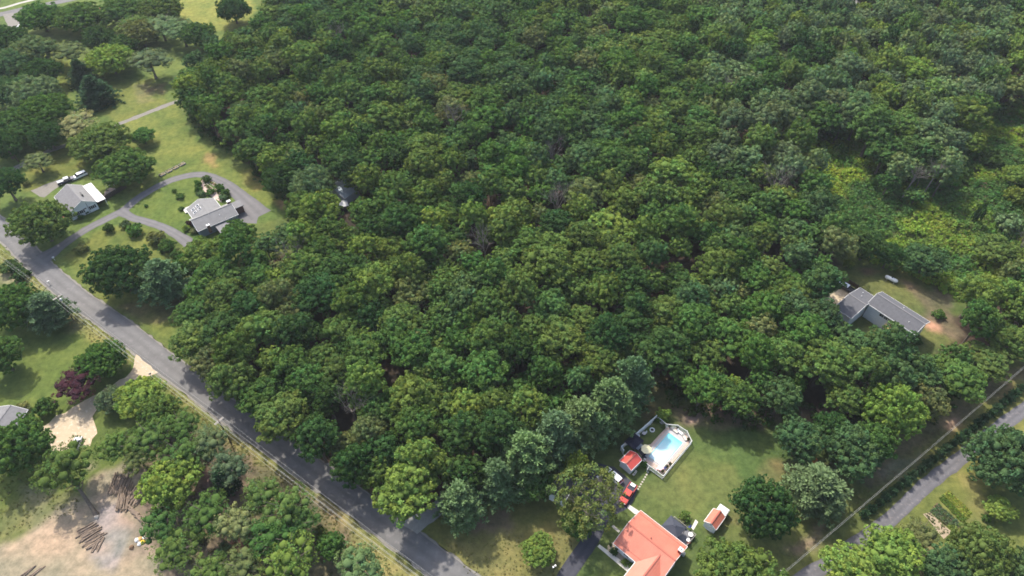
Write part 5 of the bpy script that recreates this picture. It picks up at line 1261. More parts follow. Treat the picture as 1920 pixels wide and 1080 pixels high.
KIND = {}
def register(kind, i, g, material, trunkm, H_, R):
    me = crown_mesh('crown', g, material)
    tm = trunkm.mesh('trunk', M['bark']) if trunkm is not None else None
    KIND.setdefault(kind, []).append((me, tm, H_, R))
for i in range(9):      # forest oaks, unit tree 17 m high, 5 m crown radius
    register('oak', i, broadleaf(100 + i, R=5.0, Hc=11.5 + (i % 3), zc=10.4, nl=27 + i % 5, nleaf=34, leaf=.225, tr=.62, low=-.6, rough=.8), M['leaf'], trunk_geo(100 + i, 17, .32, 12.5, 3.2), 17.0, 5.0)
for i in range(4):      # rounder lawn trees that carry leaves almost to the ground
    register('maple', i, broadleaf(200 + i, R=5.0, Hc=10.5, zc=7.0, nl=36, nt=20, nleaf=34, leaf=.195, tr=.52, low=-.95, rough=.8), M['leaf'], trunk_geo(200 + i, 12, .32, 9.5, 2.6), 12.5, 5.0)
for i in range(3):      # very broad old crowns
    register('great', i, broadleaf(250 + i, R=9.0, Hc=13.0, zc=7.6, nl=105, nt=30, nleaf=32, leaf=.26, tr=.42, low=-.95, rough=.8, lr=.62), M['leaf'], trunk_geo(250 + i, 12, .5, 9.5, 4.6), 14.5, 9.0)
for i in range(4):      # open feathery crowns, trunk and limbs visible
    register('ash', i, broadleaf(300 + i, R=5.0, Hc=8.0, zc=9.5, nl=28, nt=12, nleaf=26, leaf=.17, tr=.75, drop=.30, low=-.5, rough=.8), M['leaf'], trunk_geo(300 + i, 14, .30, 12, 4.6, 8), 14.0, 5.0)
for i in range(4):
    register('pine', i, pine(400 + i, R=4.9, H_=16.5, levels=15, nb=10, tuft_n=8, up=.5, ln=.8, wide=.12, power=.58), M['needle'], trunk_geo(400 + i, 15, .26, 13, .5, 0), 15.5, 4.6)
for i in range(2):
    register('spruce', i, pine(450 + i, R=4.0, H_=15.5, levels=20, nb=12, tuft_n=6, droop=.35, up=0, ln=.5, wide=.10, power=.85, z0=.03), M['needle'], trunk_geo(450 + i, 15, .24, 13, .5, 0), 15.5, 4.0)
for i in range(4):      # bushes: unit 1.5 m radius, 1.8 m high
    register('bush', i, broadleaf(500 + i, R=1.5, Hc=2.0, zc=.85, nl=8, nt=8, nleaf=22, leaf=.15, tr=1.0, low=-.7), M['leaf'], None, 1.9, 1.5)
for i in range(2):
    register('cypress', i, pine(560 + i, R=.75, H_=1.9, levels=9, nb=8, tuft_n=3, up=.9, ln=.28, wide=.05, star=9, z0=.05, power=.6), M['needle'], None, 2.0, .8)

_cnt = {}
def tree(kind, x, y, R, H_, tone, label, cat='tree', group=None, name=None, var=None, lean=None, rz=None):
    if kind == 'maple' and R > 6.6: kind = 'great'
    lst = KIND[kind]; i = _cnt.get(kind, 0); _cnt[kind] = i + 1
    me, tm, h0, r0 = lst[(i if var is None else var) % len(lst)]
    nm = name or {'oak': 'broadleaf_tree', 'maple': 'broadleaf_tree', 'great': 'broadleaf_tree', 'ash': 'broadleaf_tree', 'pine': 'pine_tree', 'spruce': 'spruce_tree', 'bush': 'shrub', 'cypress': 'hedge_shrub'}[kind]
    rot = rz if rz is not None else (i * 2.399) % 6.283
    if tm is None:
        c = obj(nm, me, None, (x, y, 0), rot); c.scale = (R / r0, R / r0, H_ / h0); c.color = (*tone, 1)
        return tag(c, label, cat, group)
    o = empty(nm, (x, y, 0), rot, label, cat, group); o.scale = (R / r0, R / r0, H_ / h0)
    if lean: o.rotation_euler = (lean[0], lean[1], rot)
    t = obj('trunk', tm, o); c = obj('crown', me, o); c.color = (*tone, 1)
    return o
# leaf colours
T = dict(deep=(.040, .080, .024), mid=(.062, .114, .030), olive=(.084, .128, .032), yellow=(.112, .165, .036), lime=(.142, .205, .042), blue=(.058, .104, .038),
         pale=(.100, .150, .062), green=(.060, .120, .028), grey=(.088, .124, .058), brown=(.104, .126, .046), purple=(.050, .020, .028), tan=(.165, .175, .07), spruce=(.036, .072, .034), pine=(.092, .155, .072), pine2=(.125, .190, .078))
rngT = random.Random(11)
def vary(t, a=.10):
    k = 1.2 + rngT.uniform(-a, a); return (t[0] * k * (1 + rngT.uniform(-.08, .08)), t[1] * k, t[2] * k * (1 + rngT.uniform(-.08, .08)))
def place(kind, cx, cy, rpx, H_, tone, label, cat='tree', **kw):
    zc = {'oak': .64, 'maple': .55, 'ash': .66, 'pine': .50, 'spruce': .42, 'bush': .45, 'cypress': .45}[kind] * H_
    p = P(cx, cy, zc); R = rpx / pxm(cy, zc)
    PLACED.append((p.x, p.y, R)); return tree(kind, p.x, p.y, R, H_, vary(T[tone], .05), label, cat, **kw)
PLACED = []
SPEC = [
    # lawn and roadside trees, left side
    ('maple', 75, 417, 54, 14, 'olive', 'big olive-green tree between the white house and the road'),
    ('maple', 222, 507, 60, 15, 'deep', 'big dark broadleaf tree on the lawn beside the blue-green pine'),
    ('pine', 306, 527, 41, 13, 'pine', 'blue-green pine touching the big dark lawn tree'),
    ('maple', 10, 345, 32, 13, 'deep', 'dark tree at the left edge above the road'),
    ('maple', 22, 575, 52, 13, 'green', 'broad green tree at the left edge below the road'),
    ('pine', 88, 585, 34, 11, 'pine', 'loose bluish conifer near the transformer pole'),
    ('maple', 2, 668, 36, 11, 'mid', 'tree on the lower left lawn cut by the left edge'),
    ('maple', 190, 676, 44, 9.5, 'green', 'dense round dark-green tree by the gravel drive mouth'),
    ('ash', 146, 717, 42, 7, 'purple', 'dark purple-leaved tree on the lawn beside the gravel drive'),
    ('maple', 207, 750, 25, 6.5, 'grey', 'small grey-green round tree at the edge of the gravel drive'),
    ('maple', 266, 748, 42, 10, 'lime', 'bright yellow-green tree at the gravel drive mouth'),
    ('maple', 300, 775, 36, 10, 'olive', 'olive tree just below the bright yellow-green one by the drive'),
    ('maple', 30, 838, 60, 13, 'green', 'large dense green tree below the grey roof at the left edge'),
    ('ash', 222, 838, 34, 10, 'olive', 'thin olive tree at the left edge of the roadside copse'),
    ('ash', 285, 822, 40, 11, 'olive', 'feathery olive tree in the upper part of the roadside copse'),
    ('ash', 340, 800, 36, 10, 'mid', 'mid-green tree of the roadside copse nearest the road at its top'),
    ('ash', 395, 835, 38, 11, 'grey', 'grey-green tree of the copse just left of the double-crossarm pole'),
    ('ash', 348, 852, 40, 11, 'mid', 'mid-green tree in the thick of the roadside copse'),
    ('ash', 262, 862, 30, 9, 'brown', 'brownish thin tree above the log fan'),
    ('maple', 322, 908, 50, 12, 'lime', 'bright light-green tree right of the log fan'),
    ('ash', 432, 880, 36, 11, 'grey', 'grey-green tree below the double-crossarm pole'),
    ('pine', 422, 905, 22, 9, 'spruce', 'small blue-dark conifer in the roadside copse'),
    ('ash', 300, 985, 38, 9, 'mid', 'mid-green tree between log fan and stump rounds'),
    ('ash', 335, 1030, 42, 9, 'olive', 'olive tree right of the stump rounds at the bottom'),
    ('ash', 390, 965, 44, 11, 'mid', 'light-green tree in the middle of the lower copse'),
    ('ash', 445, 985, 40, 11, 'tan', 'yellowish thin tree in the middle of the lower copse'),
    ('ash', 495, 935, 40, 11, 'olive', 'olive tree of the lower copse near the dry verge'),
    ('ash', 540, 955, 42, 12, 'olive', 'second olive tree of the lower copse near the dry verge'),
    ('ash', 560, 985, 42, 10, 'mid', 'full mid-green tree at the lower copse edge facing the road'),
    ('ash', 510, 1010, 44, 11, 'green', 'green tree behind the small vivid round tree'),
    ('maple', 622, 1025, 26, 7, 'green', 'small vivid green round tree at the copse edge'),
    ('ash', 672, 1062, 46, 9, 'pale', 'pale grey-olive tree at the bottom edge near the road'),
    ('ash', 545, 1055, 48, 12, 'yellow', 'yellow-green tree at the bottom edge of the copse'),
    ('ash', 455, 1065, 42, 10, 'brown', 'thin brownish tree at the bottom edge of the copse'),
    ('ash', 395, 1075, 40, 10, 'olive', 'olive tree at the bottom edge below the bare orange patch'),
    # top-left cluster
    ('maple', 75, 28, 36, 15, 'green', 'round green tree beside the far parking lot'),
    ('maple', 148, 28, 40, 15, 'mid', 'green tree on the top left lawn, second from the parking lot'),
    ('maple', 228, 18, 40, 15, 'mid', 'green tree above the brown roof at the top left'),
    ('maple', 300, 12, 36, 15, 'olive', 'olive tree at the top edge left of the bright meadow'),
    ('maple', 8, 70, 36, 14, 'deep', 'dark tree at the left edge below the far parking lot'),
    ('maple', 62, 92, 38, 15, 'pale', 'pale grey-green tree at the head of the left thicket'),
    ('maple', 22, 118, 36, 14, 'blue', 'blue-green tree in the upper left thicket'),
    ('maple', 78, 132, 30, 14, 'deep', 'dark tree on the lawn side of the left thicket'),
    ('maple', 15, 170, 36, 14, 'blue', 'blue-green tree at the left edge of the thicket'),
    ('maple', 62, 170, 42, 15, 'pale', 'broad pale olive tree in the left thicket'),
    ('maple', 82, 205, 42, 15, 'green', 'vivid green tree at the lower end of the left thicket'),
    ('maple', 30, 232, 40, 14, 'mid', 'mid-green tree above the gravel lane at the left'),
    ('maple', 88, 250, 30, 13, 'deep', 'dark tree beside the gravel lane at the left'),
    ('maple', 8, 268, 30, 13, 'deep', 'dark tree at the left edge above the gravel lane'),
    ('maple', 185, 68, 26, 14, 'deep', 'dark blue-shaded tree behind the bright green one'),
    ('maple', 207, 108, 38, 14, 'lime', 'bright green tree in the upper left garden'),
    ('ash', 130, 96, 30, 11, 'brown', 'thin brownish tree left of the bright green one'),
    ('spruce', 152, 138, 27, 11, 'spruce', 'upper dark spruce behind the big dark spruce'),
    ('spruce', 178, 172, 36, 12, 'spruce', 'big dark spruce on the upper left lawn'),
    ('maple', 262, 58, 34, 14, 'brown', 'brownish green tree left of the small bright trees at top left'),
    ('ash', 250, 45, 28, 13, 'olive', 'thin olive tree beside the brown roof'),
    ('ash', 300, 45, 30, 13, 'pale', 'pale tree with open crown below the bright meadow'),
    ('ash', 340, 55, 30, 13, 'pale', 'second pale open tree below the bright meadow'),
    ('ash', 280, 112, 34, 14, 'grey', 'grey-green open tree with bare ground at its foot'),
    ('maple', 232, 82, 22, 12, 'deep', 'small dark tree right of the bright green one'),
    ('maple', 372, 62, 28, 14, 'mid', 'green tree at the wood corner under the bright meadow'),
    ('maple', 437, 14, 27, 15, 'deep', 'dark isolated tree at the top edge in the bright meadow'),
    ('ash', 143, 232, 32, 11, 'tan', 'yellowish tree beside the gravel lane'),
    ('maple', 188, 262, 46, 13, 'olive', 'broad olive tree between gravel lane and navy pickup'),
    ('maple', 232, 312, 46, 13, 'mid', 'broad green tree over the patio behind the plank fence'),
    ('maple', 267, 252, 19, 7, 'green', 'small young green tree alone on the left lawn'),
    ('ash', 70, 300, 24, 8, 'brown', 'small thin grey tree beside the gravel lane at the left'),
    # around the grey house
    ('maple', 385, 478, 44, 11, 'yellow', 'yellow-green tree in front of the grey house'),
    ('maple', 350, 500, 26, 9, 'green', 'smaller green tree at the wood corner near the blue-green pine'),
    ('maple', 448, 445, 32, 12, 'mid', 'dark green tree at the corner of the grey house'),
    ('maple', 527, 335, 36, 13, 'deep', 'dark green tree at the wood edge beside the lawn curve'),
    ('maple', 586, 345, 44, 14, 'pale', 'pale green tree beside the metal-roofed outbuilding'),
    # pines between wood and red house
    ('pine', 863, 946, 40, 13, 'pine2', 'lone pale pine standing apart beside the concrete driveway'),
    ('pine', 935, 905, 38, 14, 'pine', 'pine at the lower end of the pine row'),
    ('pine', 985, 862, 48, 16, 'pine2', 'broad light pine, second in the pine row from the lone pine'),
    ('pine', 1042, 825, 46, 16, 'pine', 'pine in the middle of the row, above the garage'),
    ('pine', 1090, 795, 42, 15, 'pine2', 'pine in the row, upper neighbour of the one above the garage'),
    ('pine', 1145, 760, 46, 16, 'pine2', 'broad pale pine next to the privacy fence'),
    ('pine', 1182, 722, 38, 17, 'pine', 'tall pale pine at the top end of the pine row'),
    ('maple', 1000, 905, 34, 9, 'mid', 'green tree below the pine row left of the garage'),
    ('pine', 1120, 810, 30, 12, 'pine', 'smaller dark pine tucked between pine row and privacy fence'),
    # red house lawn
    ('maple', 1082, 876, 24, 11, 'yellow', 'yellow-green tree above the dying grey tree'),
    ('maple', 1010, 1032, 31, 5.5, 'yellow', 'low yellow-green bushy tree on the dry front lawn'),
    ('maple', 1083, 985, 26, 7, 'green', 'green tree where the dark driveway meets the dying tree'),
    ('maple', 1500, 826, 40, 12, 'blue', 'dark blue-green tree at the right edge of the lawn'),
    ('maple', 1560, 806, 32, 11, 'deep', 'dark tree behind the orange mulch heap'),
    ('maple', 1598, 850, 48, 13, 'blue', 'dark full tree right of the orange mulch heap'),
    ('pine', 1530, 920, 50, 12, 'pale', 'big silvery green tree with upswept sprays beside the verge'),
    ('maple', 1433, 952, 58, 14, 'deep', 'big dark tree right of the garden shed'),
    ('maple', 1675, 768, 54, 16, 'lime', 'large bright yellow-green tree at the edge of the rough verge'),
    ('maple', 1640, 830, 36, 13, 'mid', 'green tree under the large bright yellow-green one'),
    ('maple', 1735, 755, 34, 12, 'brown', 'brownish olive tree next to the large bright one'),
    ('maple', 1375, 730, 24, 9, 'lime', 'small yellow-green tree in front of the wood above the pool lawn'),
    ('maple', 1485, 722, 22, 10, 'green', 'small light green tree in the dark wood edge above the lawn'),
    ('maple', 1385, 1088, 82, 13, 'olive', 'huge olive tree at the bottom edge right of the red roof'),
    ('maple', 1893, 862, 72, 15, 'blue', 'huge blue-green tree at the right edge over the private lane'),
    ('maple', 1875, 955, 25, 5, 'lime', 'bright green round bushy tree on the right lawn'),
    ('ash', 1722, 1005, 34, 8, 'brown', 'reddish brown-green tree beside the vegetable plot'),
    ('maple', 1672, 1040, 50, 11, 'lime', 'bright green tree between private lane and vegetable plot'),
    ('maple', 1590, 1068, 46, 10, 'lime', 'bright green tree at the bottom edge over the private lane'),
    ('maple', 1838, 1040, 60, 12, 'olive', 'big olive tree below the vegetable plot'),
    ('maple', 1775, 1072, 42, 10, 'blue', 'blue-green tree at the bottom edge below the vegetable plot'),
    ('maple', 1915, 1070, 40, 10, 'blue', 'dark tree in the bottom right corner'),
    # tall trees over the brush on the right
    ('oak', 1690, 235, 40, 19, 'olive', 'tall olive tree standing over the brush clearing'),
    ('oak', 1748, 258, 38, 19, 'pale', 'tall pale tree with bare trunk over the brush clearing'),
    ('oak', 1800, 215, 42, 19, 'olive', 'tall olive tree at the upper edge of the brush'),
    ('oak', 1715, 135, 34, 20, 'lime', 'bright yellow-green tree high in the upper right wood'),
    ('oak', 1430, 85, 34, 19, 'yellow', 'yellow-green tree leaning out at the upper right gap'),
    ('ash', 1645, 255, 20, 9, 'green', 'small green tree in the head of the brush clearing'),
    ('maple', 1625, 460, 30, 11, 'deep', 'dark small tree at the foot of the brush left of the gas tank'),
    ('maple', 1668, 478, 24, 10, 'deep', 'dark small tree at the foot of the brush above the gas tank'),
    ('maple', 1735, 490, 36, 11, 'blue', 'blue-green tree right of the gas tank'),
    ('maple', 1868, 470, 36, 9, 'olive', 'olive tree at the lower right side of the brush clearing'),
    ('maple', 1912, 330, 26, 7, 'yellow', 'yellowish tree at the right edge beside the brush'),
]
for s in SPEC:
    f = 1.22 if (s[2] < 330 and s[1] < 460 and s[0] in ('maple', 'ash')) else 1.06
    place(s[0], s[1], s[2] + (3 if f > 1.1 else 0), s[3] * f, s[4] * (.85 if f > 1.1 else 1), s[5], s[6])
# leaning tree by the log bundle
p = P(182, 966); q = P(118, 872, 8.5); lx, ly = (q.x - p.x), (q.y - p.y)
lt = empty('leaning_tree', p, 0, 'leaning olive tree with long bare trunk by the grey log bundle', 'tree')
obj('trunk', trunk_geo(77, 11, .45, 8.5, 3.6, 7, lean=(lx, ly)).mesh('trunk', M['bark']), lt)
c_ = obj('crown', KIND['ash'][1][0], lt, (lx, ly, -1.2)); R_ = 52 / pxm(872, 8.5); c_.scale = (R_ / 5, R_ / 5, .95); c_.color = (*T['olive'], 1)
# the dying grey tree over the garage
p = P(1100, 938, 8.0); dt = empty('dying_tree', (p.x, p.y, 0), 0, 'large half-bare grey tree between garage and salmon roof', 'tree')
obj('trunk', bare_branches(5, 12.5, .42, 8.5, 5).mesh('trunk', M['deadwood']), dt)
g = broadleaf(600, R=8.6, Hc=9, zc=8.0, nl=74, nt=20, nleaf=40, leaf=.25, tr=.60, drop=.10, low=-.6, lr=.7, rough=.9); 
c_ = obj('crown', np_mesh('crown', g[0], g[1], M['leaf'], tint=g[2]), dt); c_.color = (.135, .170, .050, 1)
# dead and half-dead trees standing in the wood
for k, (px, h, lab, lean) in enumerate((((850, 272), 17, 'bare dead tree in the upper middle of the wood', (0, 0)), ((1042, 425), 17, 'bare dead tree in the centre of the wood', (0, 0)), ((1035, 330), 16, 'small bare dead crown between dark oaks in the wood', (0, 0)),
        ((640, 105), 16, 'bare dead tree in the upper left of the wood', (0, 0)), ((910, 500), 16, 'greyish dead crown below the centre of the wood', (0, 0)), ((1440, 395), 17, 'bare dead tree at the right side of the wood', (0, 0)),
        ((1689, 374), 13, 'pale dead trunk standing in the brush, left of two', (2.0, 1.0)), ((1724, 374), 15, 'forked pale dead trunk standing in the brush, right of two', (2.5, 1.5)), ((670, 800), 15, 'dead tree in the dark gap near the shaded road', (0, 0)),
        ((1890, 495), 12, 'dead trunk at the right edge below the brush', (1.5, 1)), ((1350, 215), 16, 'bare dead tree below the yellow-green leaning one', (0, 0)), ((565, 520), 15, 'dead greyish crown left of the wood centre', (0, 0)))):
    p = P(*px); d_ = empty('dead_tree', p, 0, lab, 'tree')
    obj('trunk', bare_branches(40 + k, h, .24, 4.2 if lean == (0, 0) else 2.5, 4, lean=lean, z_fork=.35 if lean == (0, 0) else .5).mesh('trunk', M['deadwood']), d_); PLACED.append((p.x, p.y, 3.6 if lean == (0, 0) else 1))

# shrubs
SHR = [
    (204, 428, 10.5, 2.4, 'deep', 'round dark shrub beside the driveway loop'), (153, 466, 13, 2.5, 'brown', 'brownish shrub left of the big dark lawn tree'),
    (236, 422, 11, 2.3, 'grey', 'small grey-green shrub in the fork of the driveway'), (252, 432, 17, 3, 'green', 'green shrub below the driveway fork'),
    (292, 448, 18, 3, 'brown', 'brownish shrub in the shrub row below the driveway branch'), (312, 462, 16, 3.2, 'mid', 'dark shrub at the lower end of the shrub row'), (330, 478, 12, 2.5, 'mid', 'small shrub between the row and the yellow-green tree'),
    (48, 343, 9, 1.8, 'brown', 'small shrub beside the white house driveway'), (20, 500, 20, 3, 'blue', 'upper of two dark shrubs on the verge at the left edge'), (40, 515, 17, 2.6, 'deep', 'lower of two dark shrubs on the verge at the left edge'),
    (87, 766, 24, 4, 'mid', 'broad shrub between lawn and gravel drive'), (57, 795, 14, 3, 'blue', 'dark shrub against the grey-roofed house'), (42, 765, 13, 1.8, 'tan', 'pale shrub behind the grey-roofed house'),
    (337, 368, 9, 1.3, 'mid', 'low shrub on the lawn inside the driveway loop'), (326, 358, 5, 1.0, 'mid', 'small shrub inside the loop near the raised beds'), (274, 386, 4, .8, 'mid', 'tiny shrub inside the loop near the fork'),
    (340, 391, 6, 1, 'mid', 'low plant near the terrace of the grey house'), (372, 345, 8, 2, 'green', 'upper shrub on the left of the fenced garden'), (373, 356, 9, 2, 'mid', 'lower shrub on the left of the fenced garden'), (378, 363, 8, 1.6, 'pale', 'grey-green shrub at the wing of the grey house'),
    (387, 336, 9, 1.8, 'mid', 'shrub at the top of the fenced garden'), (412, 352, 9, 2, 'green', 'round shrub on the driveway side of the fenced garden'), (422, 362, 10, 2.2, 'mid', 'big round shrub at the driveway side near the chimney'), (418, 371, 8, 1.6, 'pale', 'shrub next to the brick extension'), (394, 360, 9, 1.6, 'green', 'leafy plant in the middle of the fenced garden'),
    (356, 420, 7, 1.8, 'purple', 'dark red shrub at the corner of the grey house'), (350, 428, 9, 1.6, 'lime', 'yellow shrub at the corner of the grey house'), (362, 434, 7, 1.4, 'tan', 'yellowish low shrub by the front corner'), (393, 432, 6, 1.5, 'purple', 'dark red shrub under the front chimney'),
    (125, 400, 7, 1.6, 'purple', 'reddish shrub at the corner of the white house'), (118, 388, 6, 1.2, 'tan', 'yellowish plant by the front step of the white house'), (152, 407, 6, 1.2, 'mid', 'low green shrub under the white gable'), (163, 398, 5, 1.0, 'deep', 'dark small shrub under the white gable window'),
    (1151, 1034, 8, 1.8, 'deep', 'clipped round shrub in the bed before the red roof'), (1172, 1054, 8, 1.1, 'yellow', 'yellow-green plant in the front bed'), (1183, 1060, 6, .9, 'mid', 'small grey plant at the end of the front bed'), (1145, 1022, 3, .6, 'deep', 'tiny shrub at the bed corner'),
    (1243, 778, 14, 2.6, 'lime', 'yellow-green bush just outside the far pool fence corner'), (1207, 871, 8, 1.5, 'green', 'green shrub between pool shed and gate'), (1235, 788, 6, 1.3, 'olive', 'small yellow-flowered shrub in the far corner of the pool yard'), (1226, 786, 6, 1.2, 'deep', 'dark low shrub along the privacy fence'),
    (1243, 800, 5, 1.4, 'brown', 'brown shrub at the bend between lawn strip and pool'), (1285, 967, 12, 1.6, 'yellow', 'yellowish shrub mound behind the grey deck'), (1279, 976, 7, .9, 'tan', 'pale dry plant behind the grey deck'), (1337, 1007, 4, .8, 'deep', 'small dark tuft below the garden shed'),
    (1850, 972, 9, 1.6, 'green', 'small green bush beside the bright round one'), (1740, 1001, 7, 1.2, 'green', 'green plant at the lower corner of the vegetable plot'), (1470, 895, 8, 1.5, 'tan', 'dry yellowish shrub at the lawn edge'),
    (1590, 495, 10, 2, 'yellow', 'yellow shrub at the edge of the woodland lawn'), (1760, 590, 12, 2, 'mid', 'shrub right of the dark-roofed house'), (1722, 640, 8, 1.4, 'mid', 'shrub at the foot of the dark-roofed house'), (1690, 630, 5, 1, 'deep', 'dark low shrub under the white lower wall'),
    (522, 352, 12, 2.6, 'deep', 'dark shrub at the wood edge by the lawn curve'), (520, 1055, 0, 0, '', ''),
    (470, 1008, 16, 3, 'tan', 'yellowish scrub beside the bare orange patch'), (372, 1010, 14, 2.6, 'brown', 'brownish scrub in the lower copse'), (420, 1030, 14, 2.6, 'pale', 'pale scrub below the bare orange patch'), (600, 1000, 14, 2.6, 'olive', 'olive scrub at the copse edge'),
    (1655, 250, 18, 5, 'yellow', 'yellowish young bush at the head of the brush'), (1575, 280, 14, 4, 'green', 'light bush at the upper left of the brush'), (1640, 345, 7, 5, 'green', 'narrow vine-clad stump rising from the brush'), (1858, 300, 24, 4, 'deep', 'dark mound of vines on the right of the brush'), (1800, 320, 24, 4, 'deep', 'dark vine mound beside the forked dead trunk'),
    (1835, 405, 10, 8, 'deep', 'leaning column of vines at the right of the brush'), (1890, 420, 26, 5, 'pale', 'pale bush on the right edge of the brush'), (1905, 370, 22, 5, 'yellow', 'yellowish bush at the far right of the brush'),
]
for cx, cy, r, h, tn, lab in SHR:
    if r: place('bush', cx, cy, r, h, tn, lab, 'shrub', name='shrub')
p = P(162, 527, .4); tree('bush', p.x, p.y, .6, .8, (.45, .32, .03), 'small yellow-flowering plant on the lawn by the road', 'shrub', name='flowering_plant')
for o in PLANTERS:
    c = obj('plant', KIND['bush'][0][0], o, (0, 0, .35)); c.scale = (.28, .28, .38); c.color = (.07, .085, .03, 1)
# clipped conifers along the verge
HG = [(597, 768), (632, 742), (672, 712), (705, 682), (738, 655), (770, 628), (807, 602), (842, 570), (880, 543), (912, 513), (945, 490), (980, 463), (1013, 433), (1045, 410), (1080, 382), (1110, 360), (1142, 335), (1175, 308), (1207, 280), (1240, 258), (1270, 232), (1300, 205), (1328, 182), (1357, 157), (1385, 132)]
ORD = 'first second third fourth fifth sixth seventh eighth ninth tenth eleventh twelfth thirteenth fourteenth fifteenth sixteenth seventeenth eighteenth nineteenth twentieth twenty-first twenty-second twenty-third twenty-fourth'.split()
for k, (hx, hy) in enumerate(HG):
    cx, cy = 1400 + hx / 2.7, 680 + hy / 2.7; s = 7.3 * (1 + .12 * math.sin(k * 2.3))
    lab = 'dark clipped conifer at the lower end of the long hedge row' if k == 0 else 'dark clipped conifer, second from the lower end of the hedge row' if k == 1 else 'dark clipped conifer where the hedge row leaves the frame' if k == len(HG) - 1 else f'dark clipped conifer, {ORD[k]} from the lower end of the row along the verge'
    place('cypress', cx, cy, s, 2.4, 'spruce', lab, 'hedge shrub', group='row of clipped conifers along the verge', var=k)

# ---------------------------------------------------------------- the wood
KEEP_OUT = [(P2(*p), r) for p, r in (((1640, 600), 10),)]
def edge_points(poly, step, rng):
    out = []; n = len(poly)
    for i in range(n):
        a, b = np.array(poly[i]), np.array(poly[(i + 1) % n]); L_ = np.linalg.norm(b - a); m = max(1, int(L_ / step))
        for k in range(m): out.append(a + (b - a) * (k + .5) / m)
    return out
rngF = random.Random(5)
grid = {}
def far_enough(x, y, r):
    gx, gy = int(x // 8), int(y // 8)
    for i in range(gx - 2, gx + 3):
        for j in range(gy - 2, gy + 3):
            for (a, b, q) in grid.get((i, j), ()):
                if (a - x) ** 2 + (b - y) ** 2 < ((r + q) * .5) ** 2: return False
    return True
def put(x, y, r): grid.setdefault((int(x // 8), int(y // 8)), []).append((x, y, r))
for (x, y, R) in PLACED: put(x, y, R * 1.35)
cand = [(*p, 1) for p in edge_points(FOREST_W, 7.5, rngF)]
xs_ = [p[0] for p in FOREST_W]; ys_ = [p[1] for p in FOREST_W]
for _ in range(30000): cand.append((rngF.uniform(-300, 330), rngF.uniform(min(ys_), 400), 0))
for _ in range(30000): cand.append((rngF.uniform(-300, 330), rngF.uniform(min(ys_), 400), 2))
WOOD = []
for (x, y, e) in cand:
    if e != 1 and not pin(FOREST_W, x, y): continue
    if any(pin(h, x, y) for h in HOLES_W): continue
    sx, sy = proj(x, y, 10)
    if sx < -130 or sx > 2050 or sy < -130 or sy > 1150: continue
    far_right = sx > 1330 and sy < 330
    sp_ = (6.4 if not far_right else 6.3) + rngF.uniform(-.6, 1.9)
    if rngF.random() < .14 and e == 0: sp_ += rngF.uniform(1.5, 3.0)
    if e == 2:
        if rngF.random() < .5: continue
        sp_ = rngF.uniform(2.4, 3.8)
    if not far_enough(x, y, sp_): continue
    put(x, y, sp_)
    R = sp_ * rngF.uniform(.72, .86) ; h = (rngF.uniform(13.5, 19.5) if not far_right else rngF.uniform(15, 22.5)) * (.88 if e == 1 else 1)
    if e == 1 and sx > 1600 and sy > 620: h *= .72
    if e == 2: R = sp_ * rngF.uniform(1.15, 1.4); h = rngF.uniform(9, 13.5); e = 0
    # a few dips in the canopy
    if rngF.random() < .10: h *= .78; R *= .85
    u = rngF.random(); n_ = float(vnoise(np.array([x]), np.array([y]), 38, 21)[0]) * .6 + u * .5
    if n_ < .36: tn = 'blue'
    elif n_ < .50: tn = 'mid'
    elif n_ < .60: tn = 'deep' if u < .5 else 'green'
    elif n_ < .80: tn = 'olive'
    else: tn = 'yellow' if u > .8 else 'olive'
    if rngF.random() < .05: tn = 'brown'
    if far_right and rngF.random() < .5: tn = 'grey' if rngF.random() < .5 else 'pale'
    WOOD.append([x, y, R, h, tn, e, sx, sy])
print('wood trees', len(WOOD), 'specimens', len(PLACED))
N_SINGLE = 190
order = sorted(range(len(WOOD)), key=lambda i: -(WOOD[i][2] * pxm(min(WOOD[i][7], 1079), 10)) + (400 if WOOD[i][7] > 1100 or WOOD[i][6] < -40 or WOOD[i][6] > 1960 or WOOD[i][7] < -20 else 0))
single = set(order[:N_SINGLE])
TN = {'blue': 'blue-green', 'mid': 'mid-green', 'deep': 'very dark green', 'green': 'fresh green', 'olive': 'olive-green', 'yellow': 'yellow-green', 'brown': 'brownish olive', 'grey': 'grey-green', 'pale': 'pale green'}
MARK = [((760, 940), 'the concrete driveway'), ((865, 946), 'the lone pale pine'), ((1182, 722), 'the top of the pine row'), ((1231, 779), 'the pool fence corner'), ((1042, 425), 'the central dead tree'), ((433, 830), 'the double-crossarm pole'),
        ((300, 690), 'the gravel drive mouth'), ((1527, 864), 'the orange mulch heap'), ((1590, 560), 'the black pickup'), ((1690, 600), 'the dark-roofed house'), ((1675, 768), 'the bright yellow-green tree'), ((910, 500), 'the greyish dead crown'),
        ((670, 760), 'the dark roadside gap'), ((620, 350), 'the metal-roofed outbuilding'), ((400, 430), 'the grey house'), ((1375, 730), 'the small yellow tree'), ((305, 527), 'the lawn pine'), ((1440, 395), 'the dead tree on the right'), ((1860, 700), 'the upper hedge row end'), ((1042, 825), 'the pines above the garage')]
def side_word(dx, dy):
    a = math.degrees(math.atan2(-dy, dx)) % 360
    return ['right of', 'above and right of', 'above', 'above and left of', 'left of', 'below and left of', 'below', 'below and right of'][int((a + 22.5) // 45) % 8]
info = []
